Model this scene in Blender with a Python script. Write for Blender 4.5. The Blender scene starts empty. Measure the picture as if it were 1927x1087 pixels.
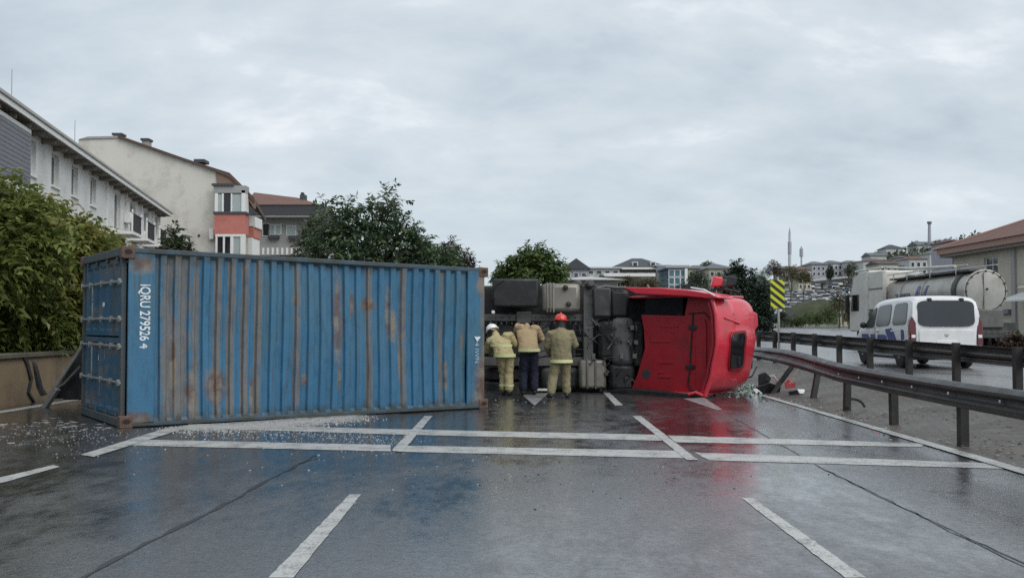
import bpy, bmesh, math, random
import numpy as np
from mathutils import Vector, Matrix

sc = bpy.context.scene
COL = sc.collection
R = math.radians
rnd = random.Random(7)

# ------------------------------------------------------------------ camera
F_PX, CX, CY, HOR, CAM_H = 1900.0, 963.5, 543.5, 611.0, 1.47
PITCH = math.atan((HOR - CY) / F_PX)
cam_d = bpy.data.cameras.new('camera')
cam = bpy.data.objects.new('camera', cam_d)
COL.objects.link(cam)
cam.location = (0, 0, CAM_H)
cam.rotation_euler = (R(90) + PITCH, 0, 0)
cam_d.sensor_width = 36.0
cam_d.lens = 36.0 * F_PX / 1927.0
cam_d.clip_start = 0.1
cam_d.clip_end = 5000
sc.camera = cam

# ------------------------------------------------------------------ sky, sun, exposure
SUN_EL, SUN_ROT = R(48), R(138)
w = bpy.data.worlds.new('World')
sc.world = w
w.use_nodes = True
nt = w.node_tree
nt.nodes.clear()
N = nt.nodes.new
L = nt.links.new
out = N('ShaderNodeOutputWorld')
bg = N('ShaderNodeBackground')
L(bg.outputs[0], out.inputs[0])
tc = N('ShaderNodeTexCoord')
sky = N('ShaderNodeTexSky')
sky.sky_type = 'NISHITA'
sky.sun_disc = False
sky.sun_elevation = SUN_EL
sky.sun_rotation = SUN_ROT
sky.dust_density = 3.0
skm = N('ShaderNodeMix'); skm.data_type = 'RGBA'; skm.blend_type = 'MULTIPLY'; skm.inputs[0].default_value = 1
L(sky.outputs[0], skm.inputs[6]); skm.inputs[7].default_value = (.085, .085, .085, 1)
sep = N('ShaderNodeSeparateXYZ'); L(tc.outputs['Generated'], sep.inputs[0])
def mth(op, a, b=None, c=None):
    n = N('ShaderNodeMath'); n.operation = op
    for i, x in enumerate((a, b, c)):
        if x is None: continue
        if isinstance(x, (int, float)): n.inputs[i].default_value = x
        else: L(x, n.inputs[i])
    return n.outputs[0]
zz = mth('ADD', mth('MAXIMUM', sep.outputs[2], 0.0), 0.42)
comb = N('ShaderNodeCombineXYZ')
L(mth('DIVIDE', sep.outputs[0], zz), comb.inputs[0])
L(mth('DIVIDE', sep.outputs[1], zz), comb.inputs[1])
mp = N('ShaderNodeMapping'); mp.inputs['Rotation'].default_value = (0, 0, R(-32)); mp.inputs['Scale'].default_value = (0.72, 1.1, 1)
L(comb.outputs[0], mp.inputs[0])
n1 = N('ShaderNodeTexNoise'); n1.inputs['Scale'].default_value = 5.0; n1.inputs['Detail'].default_value = 10; n1.inputs['Roughness'].default_value = .58; n1.inputs['Distortion'].default_value = .15
L(mp.outputs[0], n1.inputs['Vector'])
n2 = N('ShaderNodeTexNoise'); n2.inputs['Scale'].default_value = 1.9; n2.inputs['Detail'].default_value = 4; n2.inputs['Roughness'].default_value = .5
L(mp.outputs[0], n2.inputs['Vector'])
f = mth('ADD', mth('MULTIPLY', n1.outputs[0], .62), mth('MULTIPLY', n2.outputs[0], .38))
ramp = N('ShaderNodeValToRGB'); L(f, ramp.inputs[0])
cr = ramp.color_ramp
cr.elements[0].position = .36; cr.elements[0].color = (.325, .375, .42, 1)
cr.elements[1].position = .66; cr.elements[1].color = (.575, .60, .625, 1)
e = cr.elements.new(.46); e.color = (.38, .43, .47, 1)
e = cr.elements.new(.56); e.color = (.44, .48, .515, 1)
# paler band low over the horizon, where the cloud layer is seen edge on
hz = N('ShaderNodeMapRange'); L(sep.outputs[2], hz.inputs[0])
hz.inputs[1].default_value = 0.0; hz.inputs[2].default_value = .17; hz.inputs[3].default_value = .65; hz.inputs[4].default_value = 0.0
hm = N('ShaderNodeMix'); hm.data_type = 'RGBA'; L(hz.outputs[0], hm.inputs[0]); L(ramp.outputs[0], hm.inputs[6]); hm.inputs[7].default_value = (.42, .48, .525, 1)
cm = N('ShaderNodeMix'); cm.data_type = 'RGBA'; cm.inputs[0].default_value = .93
L(skm.outputs[2], cm.inputs[6]); L(hm.outputs[2], cm.inputs[7])
L(cm.outputs[2], bg.inputs[0])
bg.inputs[1].default_value = 1.0

sun_d = bpy.data.lights.new('sun', 'SUN')
sun_d.energy = 1.2; sun_d.angle = R(55); sun_d.color = (1, .97, .93)
sun = bpy.data.objects.new('sun', sun_d); COL.objects.link(sun)
sun.location = (0, 0, 60)
sdir = Vector((math.sin(SUN_ROT) * math.cos(SUN_EL), math.cos(SUN_ROT) * math.cos(SUN_EL), math.sin(SUN_EL)))
sun.rotation_euler = sdir.to_track_quat('Z', 'Y').to_euler()

sc.view_settings.view_transform = 'Standard'
sc.view_settings.look = 'None'
sc.view_settings.exposure = 0.70
sc.view_settings.gamma = 1.0
sc.view_settings.use_curve_mapping = False
sc.cycles.use_denoising = False
sc.cycles.max_bounces = 6
sc.cycles.transparent_max_bounces = 8

# ------------------------------------------------------------------ pixel -> place
CP, SP = math.cos(PITCH), math.sin(PITCH)
def ray(u, v):
    x, y = u - CX, CY - v
    return Vector((x, F_PX * CP - y * SP, F_PX * SP + y * CP))
def px(u, v, Y):
    d = ray(u, v); t = Y / d.y
    return Vector((d.x * t, Y, CAM_H + d.z * t))
def gp(u, v, z=0.0):
    d = ray(u, v); t = (z - CAM_H) / d.z
    return Vector((d.x * t, d.y * t, z))
def pv(u, v, a, b, back=0.0):
    """the ray through (u, v) on the upright plane through plan points a, b, moved away by back"""
    n = Vector((-(b[1] - a[1]), b[0] - a[0], 0)).normalized()
    if n.y < 0: n = -n
    p0 = Vector((a[0], a[1], 0)) + n * back
    d = ray(u, v); t = (p0 - Vector((0, 0, CAM_H))).dot(n) / d.dot(n)
    return Vector((0, 0, CAM_H)) + d * t

# ------------------------------------------------------------------ materials
def new_mat(name):
    m = bpy.data.materials.new(name); m.use_nodes = True
    return m, m.node_tree, m.node_tree.nodes['Principled BSDF']
class NG:
    def __init__(s, nt): s.nt = nt
    def n(s, t, **kw):
        x = s.nt.nodes.new(t)
        for k, v in kw.items(): setattr(x, k, v)
        return x
    def l(s, a, b): s.nt.links.new(a, b)
    def put(s, sock, v):
        if isinstance(v, (int, float)): sock.default_value = v
        elif isinstance(v, (tuple, list)): sock.default_value = v
        else: s.l(v, sock)
    def m(s, op, *a, clamp=False):
        x = s.n('ShaderNodeMath', operation=op, use_clamp=clamp)
        for i, v in enumerate(a): s.put(x.inputs[i], v)
        return x.outputs[0]
    def mix(s, f, a, b, blend='MIX'):
        x = s.n('ShaderNodeMix', data_type='RGBA', blend_type=blend)
        s.put(x.inputs[0], f)
        s.put(x.inputs[6], a if not isinstance(a, tuple) else (*a[:3], 1)); s.put(x.inputs[7], b if not isinstance(b, tuple) else (*b[:3], 1))
        return x.outputs[2]
    def noise(s, vec, scale, detail=4, rough=.55, dist=0.0):
        x = s.n('ShaderNodeTexNoise')
        x.inputs['Scale'].default_value = scale; x.inputs['Detail'].default_value = detail
        x.inputs['Roughness'].default_value = rough; x.inputs['Distortion'].default_value = dist
        if vec is not None: s.l(vec, x.inputs['Vector'])
        return x.outputs[0]
    def rng(s, v, a, b, c=0.0, d=1.0):
        x = s.n('ShaderNodeMapRange'); x.clamp = True
        s.put(x.inputs[0], v)
        for i, k in enumerate((a, b, c, d)): x.inputs[i + 1].default_value = k
        return x.outputs[0]
    def map(s, vec, scale=(1, 1, 1), rot=(0, 0, 0), loc=(0, 0, 0)):
        x = s.n('ShaderNodeMapping'); s.l(vec, x.inputs[0])
        x.inputs['Scale'].default_value = scale; x.inputs['Rotation'].default_value = rot; x.inputs['Location'].default_value = loc
        return x.outputs[0]
    def bump(s, h, strength, dist=.02):
        x = s.n('ShaderNodeBump'); x.inputs['Strength'].default_value = strength; x.inputs['Distance'].default_value = dist
        s.l(h, x.inputs['Height']); return x.outputs[0]

def pm(name, col, rough=.6, metal=0.0, var=.18, scale=3.0, bump=.15, bscale=40.0, dirt=None, coat=0.0, stretch=(1, 1, 1), spec=.5):
    """plain painted / plastic / plaster material: base colour with mottling, optional dirt, fine relief"""
    m, nt, b = new_mat(name); g = NG(nt)
    v = g.map(g.n('ShaderNodeTexCoord').outputs['Object'], stretch)
    nz = g.noise(v, scale, 6)
    c = g.mix(nz, tuple(x * (1 - var) for x in col), tuple(min(1, x * (1 + var)) for x in col))
    if dirt:
        dn = g.rng(g.noise(v, dirt[2], 7, .65), dirt[3] if len(dirt) > 3 else .48, .72)
        c = g.mix(g.m('MULTIPLY', dn, dirt[1]), c, tuple(dirt[0]))
    g.l(c, b.inputs['Base Color'])
    fine = g.noise(v, bscale, 3)
    g.l(g.rng(g.noise(v, scale * 2.3, 4), .3, .7, max(0, rough - .08), min(1, rough + .08)), b.inputs['Roughness'])
    b.inputs['Metallic'].default_value = metal
    b.inputs['Specular IOR Level'].default_value = spec
    b.inputs['Coat Weight'].default_value = coat
    b.inputs['Coat Roughness'].default_value = .08
    if bump: g.l(g.bump(fine, bump, .01), b.inputs['Normal'])
    return m

def leaf_mat(name, dark, mid, tip, odd=None, odd_from=.97, trans=.25):
    m, nt, b = new_mat(name); g = NG(nt)
    a = g.n('ShaderNodeAttribute', attribute_name='tint')
    v = a.outputs['Fac']
    r = g.n('ShaderNodeValToRGB'); g.l(v, r.inputs[0])
    e = r.color_ramp.elements
    e[0].position = 0; e[0].color = (*dark, 1); e[1].position = .9; e[1].color = (*tip, 1)
    x = e.new(.5); x.color = (*mid, 1)
    c = r.outputs[0]
    if odd: c = g.mix(g.m('GREATER_THAN', v, odd_from), c, tuple(odd))
    ob = g.n('ShaderNodeTexCoord').outputs['Object']
    c = g.mix(g.rng(g.noise(ob, .9, 3), .35, .65, .0, .55), c, tuple(x * .62 for x in mid))
    g.l(c, b.inputs['Base Color'])
    b.inputs['Roughness'].default_value = .5
    b.inputs['Specular IOR Level'].default_value = .35
    b.inputs['Transmission Weight'].default_value = 0
    b.inputs['Subsurface Weight'].default_value = 0
    tr = g.n('ShaderNodeBsdfTranslucent'); g.l(c, tr.inputs[0])
    ms = g.n('ShaderNodeMixShader'); ms.inputs[0].default_value = trans
    o = nt.nodes['Material Output']
    g.l(b.outputs[0], ms.inputs[1]); g.l(tr.outputs[0], ms.inputs[2]); g.l(ms.outputs[0], o.inputs[0])
    return m

def glass_dark(name, col=(.02, .025, .03), rough=.06):
    m, nt, b = new_mat(name); g = NG(nt)
    v = g.n('ShaderNodeTexCoord').outputs['Object']
    g.l(g.mix(g.noise(v, 1.3, 3), tuple(x * .6 for x in col), tuple(x * 1.5 for x in col)), b.inputs['Base Color'])
    b.inputs['Roughness'].default_value = rough
    b.inputs['Specular IOR Level'].default_value = .6
    return m

# ------------------------------------------------------------------ mesh building
class MB:
    def __init__(s): s.v, s.f, s.mi = [], [], []
    def add(s, vs, fs, mi=0):
        b = len(s.v); s.v += [tuple(x) for x in vs]; s.f += [tuple(i + b for i in f) for f in fs]; s.mi += [mi] * len(fs); return s
    def hexa(s, p, mi=0):
        """8 corners: bottom ring 0-3 anticlockwise seen from above, top ring 4-7"""
        return s.add(p, [(3, 2, 1, 0), (4, 5, 6, 7), (0, 1, 5, 4), (1, 2, 6, 5), (2, 3, 7, 6), (3, 0, 4, 7)], mi)
    def box(s, lo, hi, mi=0):
        a, b, c = lo; d, e, f = hi
        return s.hexa([(a, b, c), (d, b, c), (d, e, c), (a, e, c), (a, b, f), (d, b, f), (d, e, f), (a, e, f)], mi)
    def prism(s, poly, off, mi=0):
        """closed polygon (3-D points) pushed along off"""
        n = len(poly); off = Vector(off)
        a = [Vector(p) for p in poly]; b = [p + off for p in a]
        fs = [tuple(range(n)), tuple(reversed(range(n, 2 * n)))]
        fs += [(i, i + n, (i + 1) % n + n, (i + 1) % n) for i in range(n)]
        return s.add(a + b, fs, mi)
    def tube(s, pts, r, seg=8, mi=0, cap=True, flat=1.0):
        pts = [Vector(p) for p in pts]; k = len(pts)
        rs = r if isinstance(r, (list, tuple)) else [r] * k
        vs, fs = [], []
        prev = None
        for i, p in enumerate(pts):
            t = (pts[min(i + 1, k - 1)] - pts[max(i - 1, 0)]).normalized()
            if prev is None:
                up = Vector((0, 0, 1)) if abs(t.z) < .9 else Vector((1, 0, 0))
                a = t.cross(up).normalized()
            else:
                a = (prev - t * prev.dot(t)).normalized()
            prev = a; c = t.cross(a)
            for j in range(seg):
                q = 2 * math.pi * j / seg
                vs.append(p + a * math.cos(q) * rs[i] + c * math.sin(q) * rs[i] * flat)
        for i in range(k - 1):
            for j in range(seg):
                fs.append((i * seg + j, i * seg + (j + 1) % seg, (i + 1) * seg + (j + 1) % seg, (i + 1) * seg + j))
        if cap:
            fs.append(tuple(reversed(range(seg)))); fs.append(tuple(range((k - 1) * seg, k * seg)))
        return s.add(vs, fs, mi)
    def lathe(s, c, axis, prof, seg=20, mi=0, cap=True):
        """prof: (distance along axis, radius)"""
        ax = Vector(axis).normalized(); c = Vector(c)
        return s.tube([c + ax * d for d, _ in prof], [q for _, q in prof], seg, mi, cap) if all(prof[i][0] != prof[i + 1][0] for i in range(len(prof) - 1)) else s.tube([c + ax * (d + i * 1e-4) for i, (d, _) in enumerate(prof)], [q for _, q in prof], seg, mi, cap)
    def ball(s, c, r, seg=12, rings=8, mi=0):
        c = Vector(c); rr = r if isinstance(r, (tuple, list)) else (r, r, r)
        vs = [c + Vector((0, 0, -rr[2]))]
        for i in range(1, rings):
            a = math.pi * i / rings - math.pi / 2
            for j in range(seg):
                q = 2 * math.pi * j / seg
                vs.append(c + Vector((math.cos(a) * math.cos(q) * rr[0], math.cos(a) * math.sin(q) * rr[1], math.sin(a) * rr[2])))
        vs.append(c + Vector((0, 0, rr[2])))
        fs = [(0, 1 + (j + 1) % seg, 1 + j) for j in range(seg)]
        for i in range(rings - 2):
            for j in range(seg):
                a, b = 1 + i * seg + j, 1 + i * seg + (j + 1) % seg
                fs.append((a, b, b + seg, a + seg))
        t = len(vs) - 1; b0 = 1 + (rings - 2) * seg
        fs += [(b0 + j, b0 + (j + 1) % seg, t) for j in range(seg)]
        return s.add(vs, fs, mi)
    def xform(s, fn): s.v = [tuple(fn(Vector(p))) for p in s.v]; return s
    def mesh(s, name, mats, rel=None, sharp=35):
        me = bpy.data.meshes.new(name)
        vs = s.v if rel is None else [(x - rel[0], y - rel[1], z - rel[2]) for x, y, z in s.v]
        me.from_pydata(vs, [], s.f)
        mats = mats if isinstance(mats, (list, tuple)) else [mats]
        for m in mats: me.materials.append(m)
        me.polygons.foreach_set('material_index', s.mi)
        if sharp:
            me.polygons.foreach_set('use_smooth', [True] * len(s.f)); me.set_sharp_from_angle(angle=R(sharp))
        bm = bmesh.new(); bm.from_mesh(me); bmesh.ops.recalc_face_normals(bm, faces=bm.faces); bm.to_mesh(me); bm.free()
        me.update(); return me
    def mk(s, name, mats, parent=None, rel='parent', bevel=0.0, sharp=35, seg=2):
        """link as ONE object. parent: an Empty without rotation, verts given in world coordinates (rel='parent'), or already local (rel=None)"""
        org = None
        if parent is not None and rel == 'parent': org = tuple(parent_origin(parent))
        o = bpy.data.objects.new(name, s.mesh(name, mats, org, sharp)); COL.objects.link(o)
        if parent is not None: o.parent = parent
        if bevel:
            b = o.modifiers.new('bevel', 'BEVEL'); b.width = bevel; b.segments = seg; b.limit_method = 'ANGLE'; b.angle_limit = R(40)
        return o
def parent_origin(o):
    p = Vector((0, 0, 0))
    while o is not None: p += Vector(o.location); o = o.parent
    return p
def tag(o, label=None, cat=None, group=None, kind=None):
    if label: o['label'] = label
    if cat: o['category'] = cat
    if group: o['group'] = group
    if kind: o['kind'] = kind
    return o
def thing(name, label, cat, loc=(0, 0, 0), group=None):
    o = bpy.data.objects.new(name, None); o.empty_display_size = .2; COL.objects.link(o); o.location = loc
    return tag(o, label, cat, group)
def dup(o, parent=None):
    c = o.copy(); COL.objects.link(c)
    if parent is not None: c.parent = parent
    for ch in list(o.children): dup(ch, c)
    return c
def inst(name, me, parent=None, loc=(0, 0, 0), rotz=0.0, scale=None):
    o = bpy.data.objects.new(name, me); COL.objects.link(o); o.location = loc; o.rotation_euler = (0, 0, rotz)
    if scale: o.scale = scale
    if parent is not None: o.parent = parent
    return o
def pbox(u0, v0, u1, v1, Y, depth, mi=0, mb=None):
    """box whose near face covers the pixel rectangle at distance Y"""
    mb = mb or MB()
    a, b = px(u0, v1, Y), px(u1, v0, Y)
    return mb.box((a.x, Y, a.z), (b.x, Y + depth, b.z), mi)

# common materials
M = {}
M['black'] = pm('black plastic', (.012, .013, .015), .5, var=.3, dirt=((.06, .06, .055), .5, 4))
M['black_metal'] = pm('dark chassis steel', (.034, .035, .037), .55, var=.4, dirt=((.11, .10, .085), .75, 4.0))
M['grey_metal'] = pm('grey road grimed steel', (.125, .125, .12), .5, var=.35, dirt=((.06, .055, .045), .8, 4.5))
M['rubber'] = pm('tyre rubber', (.02, .02, .021), .8, var=.3, dirt=((.09, .085, .08), .5, 5))
M['white_plastic'] = pm('white plastic', (.78, .78, .76), .4, var=.05)
M['pane'] = glass_dark('window glass', (.06, .07, .075), .08)
M['pane_black'] = glass_dark('black tinted glass', (.012, .013, .016), .07)
M['bark'] = pm('bark', (.10, .08, .06), .9, var=.4, scale=9, bump=.6, bscale=25)

# ================================================================== SETTING
def smooth(a, b, x):
    t = max(0.0, min(1.0, (x - a) / (b - a))); return t * t * (3 - 2 * t)
def zr(Y): return .0075 * max(0.0, Y - 50)                      # both carriageways climb gently from Y = 50
def hill(X, Y):
    z = zr(min(Y, 140)) - .12 + .0725 * max(0.0, min(Y, 335) - 140)
    z += .19 * max(0.0, min(X, 165) - 82) * smooth(150, 310, Y)
    return z
def sheet(name, xs, ys, zf, mat, kind='structure', label=None):
    vs = [(x, y, zf(x, y)) for y in ys for x in xs]; n = len(xs)
    fs = [(j * n + i, j * n + i + 1, (j + 1) * n + i + 1, (j + 1) * n + i) for j in range(len(ys) - 1) for i in range(n - 1)]
    mb = MB().add(vs, fs); o = mb.mk(name, mat, sharp=80); o['kind'] = kind
    return o

def wet_asphalt(name, base=(.040, .040, .044), wet_lo=.41, wet_hi=.57, dry_rough=.42, wet_rough=.12, film_lo=.75, coat_dry=.26):
    m, nt, b = new_mat(name); g = NG(nt)
    v = g.n('ShaderNodeTexCoord').outputs['Object']
    big = g.noise(g.map(v, (1.0, .42, 1)), .55, 5, .6, .6)
    mid = g.noise(g.map(v, (1.0, .55, 1)), 2.6, 6, .62, .4)
    agg = g.noise(v, 48, 5, .8)
    chip = g.noise(v, 17, 7, .82)
    fleck = g.noise(g.map(v, (1, .45, 1)), 7, 8, .72, .3)
    stone = g.n('ShaderNodeTexVoronoi'); stone.inputs['Scale'].default_value = 75; g.l(v, stone.inputs['Vector'])
    # traffic lanes run along Y: slightly different patches across X
    lane = g.noise(g.map(v, (.9, .035, 1)), 1.0, 4, .6)
    wet = g.rng(g.m('ADD', g.m('ADD', g.m('MULTIPLY', big, .46), g.m('MULTIPLY', mid, .24)), g.m('MULTIPLY', fleck, .30)), wet_lo, wet_hi)
    col = g.mix(lane, tuple(x * .62 for x in base), tuple(x * 1.45 for x in base))
    col = g.mix(g.rng(mid, .35, .7, 0, .45), col, (.055, .052, .052))
    col = g.mix(g.rng(agg, .50, .66, 0, .8), col, (.19, .187, .18))
    col = g.mix(g.rng(chip, .30, .42, .8, 0), col, (.012, .012, .013))
    trk = g.noise(g.map(v, (1.1, .05, 1), (0, 0, 0), (.35, 0, 0)), 1.6, 5, .6)
    col = g.mix(g.rng(trk, .56, .68, 0, .5), col, (.022, .021, .019))
    col = g.mix(g.m('MULTIPLY', wet, .65), col, (.013, .014, .017))
    stain = g.noise(g.map(v, (.55, .22, 1), (0, 0, .3)), 1.0, 7, .66, .5)
    col = g.mix(g.rng(stain, .55, .66, 0, .7), col, (.012, .012, .012))
    g.l(col, b.inputs['Base Color'])
    r = g.rng(wet, 0, 1, dry_rough, wet_rough)
    r = g.m('ADD', r, g.rng(agg, .35, .7, -.05, .09))
    g.l(r, b.inputs['Roughness'])
    b.inputs['Specular IOR Level'].default_value = .5
    h = g.m('ADD', g.m('MULTIPLY', agg, .6), g.m('MULTIPLY', stone.outputs['Distance'], .6))
    st = g.rng(wet, 0, 1, .55, .12)
    bp = g.n('ShaderNodeBump'); bp.inputs['Distance'].default_value = .006
    g.l(st, bp.inputs['Strength']); g.l(h, bp.inputs['Height'])
    rip = g.n('ShaderNodeBump'); rip.inputs['Distance'].default_value = .05; rip.inputs['Strength'].default_value = .05
    g.l(g.noise(g.map(v, (1, .6, 1)), 3.2, 3), rip.inputs['Height']); g.l(bp.outputs[0], rip.inputs['Normal'])
    g.l(rip.outputs[0], b.inputs['Normal'])
    # film of rain water over the stones
    film = g.m('MULTIPLY', g.rng(wet, 0, .8, film_lo, 1.0), g.rng(chip, .42, .56, .42, 1.0))
    g.l(film, b.inputs['Coat Weight']); b.inputs['Coat IOR'].default_value = 1.42
    g.l(g.m('ADD', g.rng(wet, 0, 1, coat_dry, coat_dry * .36), g.rng(chip, .35, .65, -.05, .09)), b.inputs['Coat Roughness'])
    cb_ = g.n('ShaderNodeBump'); cb_.inputs['Distance'].default_value = .05; cb_.inputs['Strength'].default_value = .05
    g.l(g.m('ADD', g.noise(g.map(v, (1, .6, 1)), 3.2, 3), g.m('ADD', g.m('MULTIPLY', agg, .16), g.m('MULTIPLY', chip, .55))), cb_.inputs['Height']); g.l(cb_.outputs[0], b.inputs['Coat Normal'])
    return m
M['asphalt'] = wet_asphalt('wet asphalt')
M['asphalt_sheen'] = wet_asphalt('wet asphalt with pale sky sheen', (.22, .22, .222), .30, .55, .55, .35, .5, .5)  # pale base colour stands in for sky reflected on the wet surface
M['seam'] = pm('bitumen joint sealer', (.012, .012, .013), .35, var=.3, scale=8)

def road_paint():
    m, nt, b = new_mat('worn white road paint'); g = NG(nt)
    v = g.n('ShaderNodeTexCoord').outputs['Object']
    a = g.noise(v, 4, 6, .65); c = g.noise(v, 40, 4, .7)
    wear = g.rng(g.m('ADD', g.m('MULTIPLY', a, .5), g.m('MULTIPLY', c, .5)), .475, .585)
    col = g.mix(a, (.36, .36, .345), (.56, .56, .54))
    col = g.mix(g.m('MULTIPLY', wear, .75), col, (.09, .09, .09))
    g.l(col, b.inputs['Base Color']); g.l(g.rng(c, .3, .7, .3, .5), b.inputs['Roughness'])
    g.l(g.bump(c, .2, .004), b.inputs['Normal'])
    return m
M['paint'] = road_paint()
M['paint_faint'] = pm('faded road paint', (.26, .26, .255), .4, var=.3, scale=6, dirt=((.06, .06, .06), .8, 5))

M['earth'] = pm('ground', (.12, .115, .09), .9, var=.4, scale=.4, dirt=((.06, .08, .035), .8, .05))
M['scrub'] = pm('hillside scrub', (.085, .10, .05), .95, var=.5, scale=.15, dirt=((.16, .14, .09), .6, .06))

ys_road = [-8, 0, 6, 10, 14, 18, 22, 26, 30, 40, 50, 60, 75, 90, 105, 120, 135, 150]
gx = [-3000, -900, -300, -120, -60, -30, -10, 0, 8, 20, 40, 60, 75, 90, 105, 120, 140, 165, 200, 300, 900, 3000]
gy = [-60, -20, 0, 20, 40, 60, 90, 120, 140, 155, 170, 185, 200, 220, 240, 260, 280, 300, 320, 340, 400, 700, 1500, 3500]
sheet('ground', gx, gy, lambda x, y: hill(x, y) if y > 45 else -.12, M['scrub'])
sheet('road', [-9.05, -4, 0, 5.28], ys_road, lambda x, y: zr(y), M['asphalt'])
sheet('opposite_road', [8.12, 14, 20, 30, 45, 70], [2] + ys_road[3:], lambda x, y: zr(y) + .36, M['asphalt_sheen'])

def slope_mat():
    m, nt, b = new_mat('paved verge'); g = NG(nt)
    v = g.n('ShaderNodeTexCoord').outputs['Object']
    br = g.n('ShaderNodeTexBrick'); g.l(g.map(v, (1, 1, 1), (0, 0, R(58))), br.inputs['Vector'])
    br.inputs['Scale'].default_value = 2.6; br.inputs['Mortar Size'].default_value = .03; br.inputs['Mortar Smooth'].default_value = .4
    br.inputs['Color1'].default_value = (.105, .09, .075, 1); br.inputs['Color2'].default_value = (.13, .112, .095, 1); br.inputs['Mortar'].default_value = (.045, .04, .035, 1)
    nz = g.noise(v, .8, 6, .6); c = g.mix(g.rng(nz, .35, .65, 0, .75), br.outputs['Color'], (.065, .056, .047))
    c = g.mix(g.rng(g.noise(v, 3.1, 7, .7), .52, .66, 0, .7), c, (.16, .145, .125))
    c = g.mix(g.rng(g.noise(g.map(v, (1, .4, 1)), 1.6, 5), .55, .7, 0, .5), c, (.145, .10, .075))
    g.l(c, b.inputs['Base Color']); g.l(g.rng(nz, .3, .7, .42, .62), b.inputs['Roughness'])
    c = g.mix(g.rng(g.noise(v, 30, 5, .75), .45, .68, 0, .6), c, (.05, .045, .04))
    g.l(c, b.inputs['Base Color'])
    g.l(g.bump(g.m('ADD', g.m('MULTIPLY', br.outputs['Fac'], -.8), g.m('MULTIPLY', g.noise(v, 45, 4), .8)), .7, .012), b.inputs['Normal'])
    return m
M['verge'] = slope_mat()
ys_v = [2, 6, 9, 11, 13, 15, 17, 19, 21, 23, 26, 30, 36, 45, 60, 90, 120, 150]
def verge_z(x, y):
    t = (x - 5.28) / 2.84
    return zr(y) - .012 + .385 * max(0, min(1, t)) ** 1.15 + (.02 * math.sin(y * 1.3 + x * 2.1) * (0 < t < 1))
sheet('verge', [5.28, 5.7, 6.2, 6.8, 7.4, 7.9, 8.12, 8.14], ys_v, verge_z, M['verge'])

# ---- painted markings, 4 mm above the asphalt
def mark(name, quads, mat='paint', z=.004):
    mb = MB()
    for q in quads:
        p = []
        for i in range(len(q)):
            a, b = gp(*q[i]), gp(*q[(i + 1) % len(q)]); k = max(1, int((b - a).length / .09)); n_ = Vector((-(b - a).y, (b - a).x, 0)).normalized()
            p += [a.lerp(b, j / k) + n_ * (rnd.gauss(0, .0028) if j else 0) for j in range(k)]
        mb.add([(a.x, a.y, z + zr(a.y)) for a in p], [tuple(range(len(p)))])
    o = mb.mk(name, M[mat], sharp=None); o['kind'] = 'structure'
    return o
mark('lane_line', [[(505, 1087), (552, 1087), (680, 930), (658, 930)]])
mark('lane_line', [[(737, 848), (757, 851), (814, 783), (799, 783)]], z=.008)
mark('lane_line', [[(1590, 1087), (1630, 1087), (1417, 937), (1396, 937)]])
mark('lane_line', [[(1292, 866), (1314, 866), (1206, 783), (1190, 783)]], z=.008)
mark('lane_line', [[(1158, 763), (1172, 762), (1139, 731), (1128, 731)]])
mark('lane_line', [[(-20, 915), (0, 909), (113, 878), (100, 875), (-20, 903)]])
mark('lane_line', [[(152, 856), (176, 860), (330, 812), (352, 806), (322, 803)]], z=.008)
mark('stop_line', [[(352, 805), (356, 797), (735, 807), (1240, 818), (1246, 829), (735, 817)], [(1256, 819), (1272, 832), (1735, 841), (1738, 834)]])
mark('stop_line', [[(243, 838), (268, 827), (735, 837), (735, 849)], [(752, 838), (1276, 848), (1294, 862), (756, 850)], [(1306, 851), (1335, 866), (1895, 882), (1850, 871)]])
mark('edge_line', [[(-120, 806), (-60, 788), (0, 777.5), (148, 753), (148, 749), (0, 773), (-60, 783), (-120, 800)]])
mark('edge_line', [[(1428, 744), (1440, 744), (1846, 860), (1832, 865)], [(1846, 860), (1832, 865), (2100, 945), (2110, 936)]], z=.012)
mark('road_arrow', [[(982, 742), (1032, 740), (1006, 763)]], 'paint_faint')
mark('road_arrow', [[(1003, 736), (1082, 733), (1082, 728), (1006, 730)]], 'paint_faint', .008)
mark('road_arrow', [[(1286, 750), (1325, 748), (1360, 771), (1348, 771)]], 'paint_faint')

def seam(pts, wd):
    """a sealed joint or crack: an uneven dark strip lying on the road"""
    P = []
    for i in range(len(pts) - 1):
        a, b = gp(*pts[i]), gp(*pts[i + 1]); k = max(2, int((b - a).length / .18))
        P += [a.lerp(b, j / k) for j in range(k)]
    P.append(gp(*pts[-1]))
    mb = MB(); vs = []
    for i, p in enumerate(P):
        t = (P[min(i + 1, len(P) - 1)] - P[max(i - 1, 0)]).normalized(); n = Vector((-t.y, t.x, 0))
        o = rnd.uniform(-.014, .014); h = wd * rnd.uniform(.35, 1.3) / 2
        vs += [p + n * (o - h) + Vector((0, 0, .003)), p + n * (o + h) + Vector((0, 0, .003))]
    mb.add(vs, [(2 * i, 2 * i + 1, 2 * i + 3, 2 * i + 2) for i in range(len(P) - 1)])
    o = mb.mk('road_joint', M['seam'], sharp=None); o['kind'] = 'structure'
seam([(596, 856), (520, 895), (440, 940), (350, 985), (250, 1035), (150, 1090)], .045)
seam([(1385, 788), (1450, 825), (1545, 880), (1700, 955), (1830, 1015), (1990, 1090)], .02)
seam([(1540, 877), (1660, 935), (1790, 1000), (1960, 1080)], .018)
seam([(560, 872), (600, 862)], .03)

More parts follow.
